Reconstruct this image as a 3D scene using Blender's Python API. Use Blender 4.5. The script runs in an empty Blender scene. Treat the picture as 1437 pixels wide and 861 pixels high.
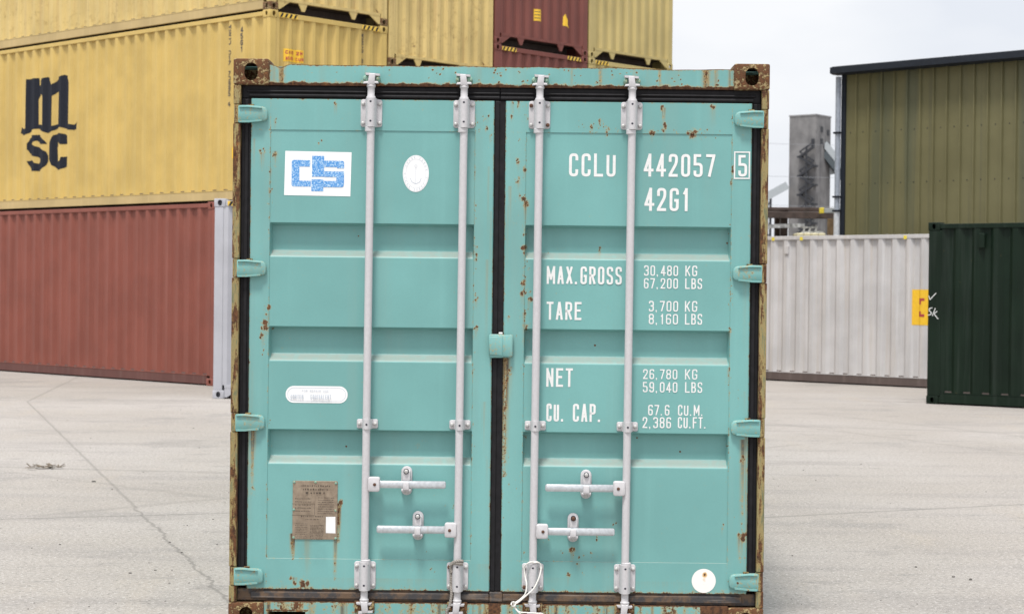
import bpy, bmesh, math, random
import numpy as np
from mathutils import Matrix, Vector
from mathutils.geometry import tessellate_polygon

random.seed(7); rng = np.random.default_rng(7)
SC = bpy.context.scene
COL = SC.collection
R = math.radians

# ------------------------------------------------------------------ camera, world, sun, exposure
F, PITCH, ROLL, CAM_H = 2586.35, 0.0088, 0.0110, 1.55
cam_d = bpy.data.cameras.new('camera'); cam = bpy.data.objects.new('camera', cam_d); COL.objects.link(cam)
cam_d.sensor_width = 36; cam_d.lens = F / 1437 * 36; cam_d.clip_start = 0.1; cam_d.clip_end = 5000
cp, sp, cr, sr = math.cos(PITCH), math.sin(PITCH), math.cos(ROLL), math.sin(ROLL)
r0, up0, vd = Vector((1, 0, 0)), Vector((0, sp, cp)), Vector((0, cp, -sp))
rr, uu = cr * r0 + sr * up0, -sr * r0 + cr * up0
m4 = Matrix((rr, uu, -vd)).transposed().to_4x4(); m4.translation = (0, 0, CAM_H); cam.matrix_world = m4
cam_d.dof.use_dof = True; cam_d.dof.focus_distance = 8.36; cam_d.dof.aperture_fstop = 7.5
SC.camera = cam

SUN_EL, SUN_AZ = R(69), R(-162)          # behind the camera, a little to its left
W = bpy.data.worlds.new('World'); SC.world = W; W.use_nodes = True
nt = W.node_tree; nt.nodes.clear()
wo = nt.nodes.new('ShaderNodeOutputWorld'); mx = nt.nodes.new('ShaderNodeMixShader')
b1 = nt.nodes.new('ShaderNodeBackground'); b2 = nt.nodes.new('ShaderNodeBackground')
sk = nt.nodes.new('ShaderNodeTexSky'); sk.sky_type = 'NISHITA'; sk.sun_disc = False
sk.sun_elevation = SUN_EL; sk.sun_rotation = SUN_AZ; sk.air_density = 1.0; sk.dust_density = 2.0
b1.inputs[1].default_value = 0.10
nt.links.new(sk.outputs[0], b1.inputs[0])
tc = nt.nodes.new('ShaderNodeTexCoord'); sx = nt.nodes.new('ShaderNodeSeparateXYZ')
nt.links.new(tc.outputs['Generated'], sx.inputs[0])
cr1 = nt.nodes.new('ShaderNodeValToRGB')  # overcast layer: brighter overhead than at the horizon
e = cr1.color_ramp.elements; e[0].position = 0.0; e[0].color = (.445, .45, .46, 1); e[1].position = 1.0; e[1].color = (.82, .84, .87, 1)
x = e.new(0.22); x.color = (.455, .46, .472, 1)
nt.links.new(sx.outputs[2], cr1.inputs[0])
mp = nt.nodes.new('ShaderNodeMapping'); mp.inputs['Scale'].default_value = (1, 1, 2.4)
nz = nt.nodes.new('ShaderNodeTexNoise'); nz.inputs['Scale'].default_value = 3.2; nz.inputs['Detail'].default_value = 5
nt.links.new(tc.outputs['Generated'], mp.inputs[0]); nt.links.new(mp.outputs[0], nz.inputs['Vector'])
cr2 = nt.nodes.new('ShaderNodeValToRGB')
e = cr2.color_ramp.elements; e[0].position = .38; e[0].color = (.84, .865, .91, 1); e[1].position = .58; e[1].color = (1, 1, 1, 1)
nt.links.new(nz.outputs[0], cr2.inputs[0])
ml = nt.nodes.new('ShaderNodeMix'); ml.data_type = 'RGBA'; ml.blend_type = 'MULTIPLY'; ml.inputs[0].default_value = 1
nt.links.new(cr1.outputs[0], ml.inputs[6]); nt.links.new(cr2.outputs[0], ml.inputs[7])
nt.links.new(ml.outputs[2], b2.inputs[0]); b2.inputs[1].default_value = 2.0
mx.inputs[0].default_value = 0.93
nt.links.new(b1.outputs[0], mx.inputs[1]); nt.links.new(b2.outputs[0], mx.inputs[2]); nt.links.new(mx.outputs[0], wo.inputs[0])

sl = bpy.data.lights.new('sun', 'SUN'); sun = bpy.data.objects.new('sun', sl); COL.objects.link(sun)
sl.energy = 3.6; sl.angle = R(11); sl.color = (1, .965, .91)
sd = Vector((math.sin(SUN_AZ) * math.cos(SUN_EL), math.cos(SUN_AZ) * math.cos(SUN_EL), math.sin(SUN_EL)))
sun.rotation_euler = (-sd).to_track_quat('-Z', 'Y').to_euler()

vs = SC.view_settings; vs.view_transform = 'Standard'; vs.look = 'None'; vs.gamma = 1; vs.use_curve_mapping = False
vs.exposure = 0.15
SC.cycles.max_bounces = 6; SC.cycles.use_denoising = True

# ------------------------------------------------------------------ node helpers
class NT:
    def __init__(s, name):
        s.m = bpy.data.materials.new(name); s.m.use_nodes = True; s.t = s.m.node_tree; s.t.nodes.clear()
        s.o = s.n('ShaderNodeOutputMaterial'); s.b = s.n('ShaderNodeBsdfPrincipled'); s.l(s.b.outputs[0], s.o.inputs[0])
        s.pos = s.n('ShaderNodeTexCoord').outputs['Object']
    def n(s, k): return s.t.nodes.new(k)
    def l(s, a, b): s.t.links.new(a, b)
    def put(s, v, i):
        if isinstance(v, (int, float)): i.default_value = v
        elif isinstance(v, tuple): i.default_value = v if len(v) == 4 or i.type == 'VECTOR' else v + (1,)
        else: s.l(v, i)
    def math(s, op, a, b=0.0, clamp=False):
        q = s.n('ShaderNodeMath'); q.operation = op; q.use_clamp = clamp; s.put(a, q.inputs[0]); s.put(b, q.inputs[1]); return q.outputs[0]
    def map(s, sc, loc=(0, 0, 0), v=None):
        q = s.n('ShaderNodeMapping'); q.inputs['Scale'].default_value = sc; q.inputs['Location'].default_value = loc
        s.l(v or s.pos, q.inputs[0]); return q.outputs[0]
    def noise(s, scale, detail=4, rough=.55, v=None, dist=0):
        q = s.n('ShaderNodeTexNoise'); q.inputs['Scale'].default_value = scale; q.inputs['Detail'].default_value = detail
        q.inputs['Roughness'].default_value = rough; q.inputs['Distortion'].default_value = dist
        s.l(v or s.pos, q.inputs['Vector']); return q.outputs[0]
    def voro(s, scale, v=None):
        q = s.n('ShaderNodeTexVoronoi'); q.inputs['Scale'].default_value = scale; s.l(v or s.pos, q.inputs['Vector']); return q.outputs[0], q.outputs[1]
    def sm(s, v, a, b, lo=0.0, hi=1.0):
        q = s.n('ShaderNodeMapRange'); q.interpolation_type = 'SMOOTHSTEP'; s.put(v, q.inputs[0])
        for i, k in enumerate((a, b, lo, hi)): q.inputs[i + 1].default_value = k
        return q.outputs[0]
    def mix(s, f, a, b, bl='MIX'):
        q = s.n('ShaderNodeMix'); q.data_type = 'RGBA'; q.blend_type = bl; s.put(f, q.inputs[0]); s.put(a, q.inputs[6]); s.put(b, q.inputs[7]); return q.outputs[2]
    def attr(s, name):
        q = s.n('ShaderNodeAttribute'); q.attribute_name = name; return q.outputs['Fac']
    def xyz(s, v=None):
        q = s.n('ShaderNodeSeparateXYZ'); s.l(v or s.pos, q.inputs[0]); return q.outputs
    def normz(s):
        g = s.n('ShaderNodeNewGeometry'); q = s.n('ShaderNodeSeparateXYZ'); s.l(g.outputs['Normal'], q.inputs[0]); return q.outputs[2]
    def bump(s, h, st=.3, d=.002):
        q = s.n('ShaderNodeBump'); q.inputs['Strength'].default_value = st; q.inputs['Distance'].default_value = d; s.l(h, q.inputs['Height']); s.l(q.outputs[0], s.b.inputs['Normal'])
    def fin(s, col, rough=.5, metal=0.0, spec=.5):
        s.put(col, s.b.inputs['Base Color']); s.put(rough, s.b.inputs['Roughness']); s.put(metal, s.b.inputs['Metallic']); s.put(spec, s.b.inputs['Specular IOR Level']); return s.m

RUST_D, RUST_M, RUST_O = (.045, .022, .013), (.13, .058, .026), (.30, .135, .045)
def paint(name, col, bias=0.0, streak=.25, pins=0.0, rough=.45, ns=9.0, dust=0.0, dirt=(.24, .19, .13), var=.10, bumpd=.0015, spec=.4, fine=.35, zs=1.0):
    k = NT(name)
    c = k.mix(k.sm(k.noise(1.3, 4), .3, .7), tuple(x * (1 - var) for x in col), tuple(min(1, x * (1 + var)) for x in col))
    c = k.mix(k.sm(k.noise(140, 3), .3, .7, 0, .10), c, tuple(x * .7 for x in col))
    st = k.noise(1, 5, .6, k.map((9, 9, .35)))
    c = k.mix(k.sm(st, .5, .78, 0, streak), c, dirt)
    fade = k.noise(1, 3, .5, k.map((14, 14, .5), (4, 2, 1)))
    c = k.mix(k.sm(fade, .5, .75, 0, streak * .7), c, tuple(min(1, x * 1.25 + .03) for x in col))
    if dust:
        c = k.mix(k.math('MULTIPLY', k.sm(k.normz(), .35, .8), k.sm(k.noise(30, 4), .25, .6, dust * .6, dust)), c, (.25, .265, .235))
    sa = k.attr('streak'); n2 = k.noise(1, 4, .6, k.map((110, 110, 2.2)))
    sk_ = k.math('MULTIPLY', sa, k.sm(n2, .25, .55), True)
    c = k.mix(k.sm(sk_, 0, 1, 0, .92), c, k.mix(k.sm(sk_, .40, .85), (.30, .22, .10), (.085, .042, .02)))
    r = k.math('ADD', k.attr('rust'), bias)
    zv = k.map((1, 1, zs)); n1 = k.noise(ns * 5, 6, .65, zv); n3 = k.noise(ns, 4, .55, zv)
    r = k.math('ADD', r, k.math('MULTIPLY', k.math('SUBTRACT', n1, .5), 1.15))
    r = k.math('ADD', r, k.math('MULTIPLY', k.math('SUBTRACT', n3, .5), .5))
    r = k.math('ADD', r, k.math('MULTIPLY', k.math('SUBTRACT', k.noise(170, 4, .7), .5), fine))
    if pins:
        vd_, vc = k.voro(15); q = k.n('ShaderNodeSeparateColor'); k.l(vc, q.inputs[0])
        rad = k.math('MULTIPLY', k.sm(q.outputs[0], 1 - pins, 1.0), .075)
        r = k.math('ADD', r, k.math('MULTIPLY', k.sm(k.math('SUBTRACT', rad, vd_), -.02, .03), .75))
    halo = k.sm(r, .25, .48); core = k.sm(r, .45, .55)
    c = k.mix(k.math('MULTIPLY', halo, .65), c, (.40, .28, .10))
    rc = k.mix(k.sm(k.noise(60, 5, .7), .35, .62), RUST_D, RUST_M)
    rc = k.mix(k.sm(k.noise(23, 5, .7), .55, .72, 0, .7), rc, RUST_O)
    c = k.mix(core, c, rc)
    k.bump(k.math('ADD', k.math('MULTIPLY', k.noise(4, 3), 1.5), k.math('MULTIPLY', core, k.noise(170, 4))), .45, bumpd)
    return k.fin(c, k.math('ADD', rough, k.math('MULTIPLY', core, .4)), 0, spec)

def plain(name, col, rough=.5, metal=0.0, var=.15, sc=25, spec=.5, bump=0.0):
    k = NT(name); n = k.noise(sc, 5, .6)
    c = k.mix(k.sm(n, .3, .7), tuple(x * (1 - var) for x in col), tuple(min(1, x * (1 + var)) for x in col))
    if bump: k.bump(n, bump, .003)
    return k.fin(c, rough, metal, spec)

M = {}
TEAL = (.160, .366, .352)
M['teal'] = paint('teal_paint', TEAL, 0, .24, .30, .45, 9, .75, (.22, .33, .30), .09, fine=1.15)
M['teal_worn'] = paint('teal_worn_paint', TEAL, .12, .35, .5, .5, 14, .3, (.26, .26, .17), .08)
M['rust_edge'] = paint('rusty_steel_with_paint_remnants', (.115, .135, .08), .50, .8, .0, .65, 10, 0, (.16, .085, .04), bumpd=.003, zs=.16)
M['rust'] = paint('rusty_casting', (.28, .25, .17), .56, .5, 0, .7, 12, 0, (.2, .12, .06), bumpd=.004)
M['yellow'] = paint('yellow_container_paint', (.53, .375, .115), 0, .34, .05, .5, 5, .3, (.50, .36, .15))
M['yellow_rusty'] = paint('weathered_yellow_paint', (.56, .42, .165), .235, .7, .5, .5, 2.2, .3, (.42, .27, .11))
M['yellow_pale'] = paint('pale_yellow_paint', (.46, .365, .15), 0, .35, .1, .5, 3, .3, (.42, .33, .15))
M['red'] = paint('oxide_red_paint', (.212, .062, .042), 0, .30, .05, .5, 4, .3, (.27, .11, .085))
M['maroon'] = paint('maroon_paint', (.165, .050, .038), 0, .25, .05, .5, 4, .3, (.24, .09, .08))
M['white'] = paint('off_white_paint', (.50, .487, .487), 0, .6, .06, .5, 4, .3, (.48, .41, .34))
M['grey'] = paint('light_grey_paint', (.42, .42, .455), 0, .12, .0, .5, 4, .2, (.4, .38, .36))
M['dkgreen'] = paint('dark_green_paint', (.006, .0145, .008), 0, .32, .0, .5, 4, .0, (.06, .072, .064), .2, spec=.18)
M['dusty_rail'] = paint('dusty_rail_paint', (.10, .075, .068), .0, .5, 0, .7, 3, 0, (.2, .16, .14))
M['redrail'] = paint('dirty_red_rail_paint', (.115, .046, .038), 0, .5, 0, .7, 3, 0, (.17, .11, .09))
M['yrail'] = paint('dull_yellow_rail_paint', (.46, .34, .155), .0, .4, 0.05, .6, 3, 0, (.38, .29, .15))
M['black'] = plain('black_paint', (.010, .012, .020), .6, spec=.25)
M['hazard'] = plain('hazard_yellow', (.72, .47, .06), .5)
M['sticker'] = plain('sticker_yellow', (.80, .49, .03), .45, 0, .05)
M['red_mark'] = plain('red_marking', (.38, .04, .05), .5)
M['letter'] = plain('white_lettering', (.72, .72, .71), .5, 0, .05, 60)
M['dark_mark'] = plain('dark_marking', (.05, .045, .05), .6)
M['faint'] = plain('faint_grey_print', (.52, .56, .62), .6, 0, .1, 90)
M['white_decal'] = plain('white_vinyl', (.82, .82, .82), .4, 0, .02, 8)
M['rubber'] = plain('black_rubber', (.0085, .008, .0095), .6, 0, .35, 30, .25, .2)
k = NT('dirty_rubber'); c = k.mix(k.sm(k.noise(14, 6, .7), .42, .6), (.04, .038, .04), (.12, .075, .045))
c = k.mix(k.sm(k.noise(1, 4, .6, k.map((3, 3, 40))), .55, .7, 0, .7), c, (.16, .14, .125)); k.bump(k.noise(60, 4), .5, .003); M['rubber_dirty'] = k.fin(c, .7)
def galv(name, col, metal):
    k = NT(name); n = k.noise(70, 5, .65)
    c = k.mix(k.sm(n, .3, .7), tuple(x * (.96 if not metal else .85) for x in col), tuple(x * 1.05 for x in col))
    c = k.mix(k.sm(k.noise(1, 4, .6, k.map((50, 50, 4))), .60, .78, 0, .25), c, (.40, .33, .27))
    r = k.math('ADD', k.attr('rust'), k.math('MULTIPLY', k.math('SUBTRACT', k.noise(55, 6, .7), .5), 1.2))
    c = k.mix(k.sm(r, .36, .5), c, (.16, .075, .035)); k.bump(n, .25, .001)
    return k.fin(c, k.sm(n, .3, .7, .38, .55), metal)
M['rod'] = galv('painted_rod_grey', (.50, .487, .50), .0)
M['bar'] = galv('galvanised_bar', (.50, .52, .54), .5)
M['bolt'] = galv('bolt_grey', (.50, .49, .48), .25)
M['pin'] = plain('rusty_pin', (.10, .045, .025), .8)
M['teal_hinge'] = paint('chipped_teal_paint', TEAL, .25, .35, .5, .5, 16, .3, (.26, .26, .17), .08)
M['lug'] = paint('keeper_paint', (.20, .34, .27), .27, .5, 0, .6, 20, 0)
M['hole'] = plain('drain_plug', (.02, .02, .035), .5)
k = NT('worn_blue_print'); n = k.noise(130, 6, .75, None, .4)
c = k.mix(k.sm(n, .45, .64), (.055, .25, .60), (.50, .68, .82)); xz = k.xyz()
M['blue'] = k.fin(c, .5)
k = NT('brown_data_plate'); c = k.mix(k.sm(k.noise(40, 5, .7), .3, .7), (.24, .185, .135), (.34, .27, .20)); M['plate'] = k.fin(c, .5, .35)
M['plate_print'] = plain('plate_print', (.075, .055, .04), .6, .0, .3, 100)
k = NT('white_disc_vinyl'); r = k.math('ADD', k.attr('rust'), k.math('MULTIPLY', k.math('SUBTRACT', k.noise(60, 5, .7), .5), .7))
c = k.mix(k.sm(r, .12, .42), (.80, .78, .75), (.62, .40, .16)); c = k.mix(k.sm(r, .52, .66), c, (.10, .04, .02)); M['disc'] = k.fin(c, .45)
M['cord'] = plain('white_cord', (.72, .70, .66), .7, 0, .1, 80)
M['twine'] = plain('grey_rope', (.27, .245, .22), .9, 0, .25, 200)

# ground concrete with joints, cracks and grit
k = NT('yard_concrete')
c = k.mix(k.sm(k.noise(.16, 6, .6), .32, .68), (.285, .258, .230), (.345, .320, .300))
c = k.mix(k.sm(k.noise(1, 6, .65, k.map((.30, 1.5, 1))), .48, .68, 0, .62), c, (.225, .207, .195))
c = k.mix(k.sm(k.noise(1, 5, .6, k.map((1.3, .28, 1), (7, 3, 0))), .56, .72, 0, .30), c, (.35, .30, .24))
c = k.mix(k.sm(k.noise(1, 6, .7, k.map((1.5, 3.2, 1))), .56, .70, 0, .6), c, (.18, .168, .16))
c = k.mix(k.sm(k.noise(.45, 6, .75), .53, .66, 0, .6), c, (.20, .188, .178))
c = k.mix(k.sm(k.noise(34, 5, .75), .50, .66, 0, .75), c, (.155, .143, .135))
c = k.mix(k.sm(k.noise(95, 3, .8), .56, .64, 0, .6), c, (.10, .092, .086))
vd_, vc = k.voro(17); q_ = k.n('ShaderNodeSeparateColor'); k.l(vc, q_.inputs[0])
c = k.mix(k.math('MULTIPLY', k.sm(vd_, .07, .13, 1, 0), k.sm(q_.outputs[0], .45, .8, 0, .95)), c, (.06, .055, .05))
c = k.mix(k.sm(k.noise(46, 4, .85), .53, .64, 0, .75), c, (.52, .49, .465))
X, Y, Z = k.xyz()
wob = k.math('MULTIPLY', k.math('SUBTRACT', k.noise(3.0, 6, .7), .5), .16)
def seg(p0, p1, w, dark, wobf=1.0):
    global c
    (x0, y0), (x1, y1) = p0, p1; L = math.hypot(x1 - x0, y1 - y0); tx, ty = (x1 - x0) / L, (y1 - y0) / L
    d = k.math('ADD', k.math('ADD', k.math('MULTIPLY', X, -ty), k.math('MULTIPLY', Y, tx)), x0 * ty - y0 * tx)
    d = k.math('ABSOLUTE', k.math('ADD', d, k.math('MULTIPLY', wob, wobf)))
    t = k.math('ADD', k.math('ADD', k.math('MULTIPLY', X, tx), k.math('MULTIPLY', Y, ty)), -(x0 * tx + y0 * ty))
    inn = k.math('MULTIPLY', k.math('GREATER_THAN', t, 0), k.math('LESS_THAN', t, L))
    mk = k.math('MULTIPLY', k.sm(d, w * .5, w * 1.3, dark, 0), inn)
    c = k.mix(mk, c, (.13, .12, .11))
    soft = k.math('MULTIPLY', k.sm(d, w * 1, w * 9, dark * .38, 0), inn)
    c = k.mix(k.math('MULTIPLY', soft, k.sm(k.noise(5, 5, .7), .4, .62)), c, (.22, .205, .19))
seg((-9, 10.4), (-1.6, 12.78), .016, .75, .35)
seg((1.2, 12.5), (9, 16.2), .02, .6, .5)
seg((-6.46, 24.6), (-2.6, 12.85), .014, .42, .25)
seg((-2.62, 12.9), (-1.2, 8.55), .011, .6, 1.0)
seg((-6.46, 24.6), (-7.4, 31.5), .022, .35, .2)
seg((-3.2, 12.4), (3.0, 19.0), .05, .22, .8)
seg((-14, 17.2), (-1.0, 15.2), .06, .25, 1.5)
seg((2.2, 24), (7.5, 13.0), .05, .2, 1.6)
seg((3.9, 24), (9.2, 13.4), .05, .2, 1.6)
seg((-9, 19.5), (-2.2, 13.6), .05, .18, 1.6)
seg((2.0, 22.0), (9.0, 20.0), .10, .22, 1.5)
k.bump(k.math('ADD', k.noise(60, 5, .7), k.math('MULTIPLY', k.noise(3, 4), 2)), .35, .006)
M['ground'] = k.fin(c, .9, 0, .25)

k = NT('olive_cladding')
c = k.mix(k.sm(k.noise(.8, 4), .3, .7), (.120, .110, .050), (.150, .138, .066))
st = k.noise(1, 4, .55, k.map((2.1, 2.1, .10))); c = k.mix(k.sm(st, .50, .66, 0, .5), c, (.055, .070, .050))
st = k.noise(1, 5, .6, k.map((9, 9, .12), (3, 1, 0))); c = k.mix(k.sm(st, .55, .75, 0, .5), c, (.060, .065, .045))
k.bump(k.noise(3, 3), .2, .006); M['olive'] = k.fin(c, .55)
M['gutter'] = plain('dark_gutter', (.014, .018, .026), .6, spec=.25)
M['pipe'] = plain('pale_downpipe', (.27, .30, .355), .45)
M['pipe_white'] = plain('white_downpipe', (.50, .52, .55), .45)
k = NT('tower_concrete')
c = k.mix(k.sm(k.noise(.35, 5), .3, .7), (.13, .127, .128), (.205, .20, .20))
st = k.noise(1, 5, .65, k.map((.75, .75, .05))); c = k.mix(k.sm(st, .48, .68, 0, .75), c, (.065, .066, .072))
M['tower'] = k.fin(c, .9)
M['dark_steel'] = plain('dark_steel', (.022, .024, .03), .6)
M['gallery'] = plain('gallery_sheet', (.34, .37, .39), .6)
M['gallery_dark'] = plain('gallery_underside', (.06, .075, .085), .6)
M['brown_steel'] = plain('brown_steel', (.065, .045, .04), .7, 0, .35, 6)
M['brown_timber'] = plain('brown_timber', (.13, .085, .045), .8, 0, .3, 8)
M['cream'] = plain('cream_sacking', (.60, .55, .38), .8, 0, .15, 8)
M['scrap'] = plain('grey_scrap_metal', (.40, .41, .43), .5, .3, .5, 9)
M['cap'] = plain('yellow_cap', (.72, .58, .06), .5)
M['cable'] = plain('cable', (.22, .23, .25), .6)
M['stone'] = plain('small_stones', (.12, .11, .10), .9, 0, .5, 4)
M['leaf'] = plain('dry_debris', (.15, .12, .09), .9, 0, .5, 30)

# ------------------------------------------------------------------ mesh helpers
def tag(o, label=None, cat=None, group=None, kind=None):
    for a, v in (('label', label), ('category', cat), ('group', group), ('kind', kind)):
        if v: o[a] = v
    return o
def empty(name, loc, rz=0.0, label=None, cat=None, group=None):
    o = bpy.data.objects.new(name, None); COL.objects.link(o); o.location = loc; o.rotation_euler = (0, 0, rz); o.empty_display_size = .2
    return tag(o, label, cat, group)
def link(name, me, parent=None, loc=None):
    o = bpy.data.objects.new(name, me); COL.objects.link(o)
    if parent: o.parent = parent
    if loc: o.location = loc
    return o

class MB:
    def __init__(s): s.v = []; s.f = []; s.mi = []
    def add(s, vs, fs, mi=0):
        n = len(s.v); s.v += [tuple(p) for p in vs]; s.f += [tuple(i + n for i in f) for f in fs]; s.mi += [mi] * len(fs); return s
    def box(s, x0, x1, y0, y1, z0, z1, mi=0):
        return s.add([(x0, y0, z0), (x1, y0, z0), (x1, y1, z0), (x0, y1, z0), (x0, y0, z1), (x1, y0, z1), (x1, y1, z1), (x0, y1, z1)],
                     [(0, 3, 2, 1), (4, 5, 6, 7), (0, 1, 5, 4), (1, 2, 6, 5), (2, 3, 7, 6), (3, 0, 4, 7)], mi)
    def loft(s, loops, cap0=True, cap1=True, mi=0):
        n = len(loops[0]); vs = [p for l in loops for p in l]; fs = []
        for i in range(len(loops) - 1):
            for j in range(n):
                k2 = (j + 1) % n; fs.append((i * n + j, i * n + k2, (i + 1) * n + k2, (i + 1) * n + j))
        if cap0: fs.append(tuple(reversed(range(n))))
        if cap1: fs.append(tuple((len(loops) - 1) * n + j for j in range(n)))
        return s.add(vs, fs, mi)
    def tube(s, pts, r, n=10, mi=0, twist=None):
        pts = [Vector(p) for p in pts]; rs = r if isinstance(r, (list, tuple)) else [r] * len(pts); loops = []
        up = Vector((0.13, .97, .21))
        for i, p in enumerate(pts):
            t = (pts[min(i + 1, len(pts) - 1)] - pts[max(i - 1, 0)]).normalized()
            a = t.cross(up); a = (a if a.length > 1e-3 else t.cross(Vector((1, 0, 0)))).normalized(); b = t.cross(a)
            loops.append([p + rs[i] * (math.cos(q) * a + math.sin(q) * b) for q in (2 * math.pi * j / n for j in range(n))])
        return s.loft(loops, True, True, mi)
    def prism(s, pts, y0, y1, mi=0, axis='y', ch=0.0):   # outline in (x,z), extruded along y; y0 is the front
        fr = [(x, z) for x, z in pts]
        area = sum(fr[i][0] * fr[(i + 1) % len(fr)][1] - fr[(i + 1) % len(fr)][0] * fr[i][1] for i in range(len(fr)))
        if area < 0: fr.reverse()
        cx = sum(p[0] for p in fr) / len(fr); cz = sum(p[1] for p in fr) / len(fr)
        def ins(d):
            o = []
            for x, z in fr:
                L = math.hypot(x - cx, z - cz) or 1; o.append((x - (x - cx) / L * d, z - (z - cz) / L * d))
            return o
        lp = [[(x, y1, z) for x, z in fr]]
        if ch:
            lp += [[(x, y0 + ch, z) for x, z in fr], [(x, y0 + ch * .3, z) for x, z in ins(ch * .35)], [(x, y0, z) for x, z in ins(ch)]]
        else: lp += [[(x, y0, z) for x, z in fr]]
        return s.loft(lp, True, True, mi)
    def bar(s, p0, p1, w, h, mi=0):
        p0, p1 = Vector(p0), Vector(p1); t = (p1 - p0).normalized(); a = t.cross(Vector((0, 0, 1)))
        a = (a if a.length > 1e-3 else Vector((1, 0, 0))).normalized(); b = a.cross(t).normalized()
        q = [(-w / 2, -h / 2), (w / 2, -h / 2), (w / 2, h / 2), (-w / 2, h / 2)]
        return s.loft([[p + u_ * a + v_ * b for u_, v_ in q] for p in (p0, p1)], True, True, mi)
    def dome(s, c, r, h, axis=(0, -1, 0), n=10, mi=0):
        ax = Vector(axis); a = ax.cross(Vector((0, 0, 1))); a = (a if a.length > .01 else Vector((1, 0, 0))).normalized(); b = ax.cross(a); c = Vector(c)
        lp = []
        for f, g in ((0, 1), (.55, 1), (.85, .8), (1, .45)):
            lp.append([c + ax * h * f + r * g * (math.cos(t) * a + math.sin(t) * b) for t in (2 * math.pi * j / n for j in range(n))])
        return s.loft(lp, True, True, mi)
    def mesh(s, name, mats, mat=None, smooth=None, bevel=0.0, fix=True):
        me = bpy.data.meshes.new(name); v = [(mat @ Vector(p)) for p in s.v] if mat else s.v
        me.from_pydata([tuple(p) for p in v], [], s.f)
        for m in (mats if isinstance(mats, (list, tuple)) else [mats]): me.materials.append(M[m] if isinstance(m, str) else m)
        me.polygons.foreach_set('material_index', s.mi)
        bm = bmesh.new(); bm.from_mesh(me)
        if fix: bmesh.ops.recalc_face_normals(bm, faces=bm.faces)
        if bevel:
            es = [e for e in bm.edges if len(e.link_faces) == 2 and e.calc_face_angle(0) > .6]
            bmesh.ops.bevel(bm, geom=es, offset=bevel, segments=2, affect='EDGES', clamp_overlap=True, profile=.5)
        bm.to_mesh(me); bm.free()
        if smooth is not None:
            me.polygons.foreach_set('use_smooth', [True] * len(me.polygons)); me.set_sharp_from_angle(angle=R(smooth))
        me.update(); return me
    def build(s, name, mats, parent=None, mat=None, smooth=None, bevel=0.0, fix=True):
        return link(name, s.mesh(name, mats, mat, smooth, bevel, fix), parent)

def rrect(x0, x1, z0, z1, r, n=5):
    o = []
    for cx, cz, a0 in ((x1 - r, z1 - r, 0), (x0 + r, z1 - r, 90), (x0 + r, z0 + r, 180), (x1 - r, z0 + r, 270)):
        for i in range(n + 1):
            a = R(a0 + 90 * i / n); o.append((cx + r * math.cos(a), cz + r * math.sin(a)))
    return o
def ellipse(cx, cz, rx, rz_, n=32): return [(cx + rx * math.cos(2 * math.pi * i / n), cz + rz_ * math.sin(2 * math.pi * i / n)) for i in range(n)]

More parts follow.
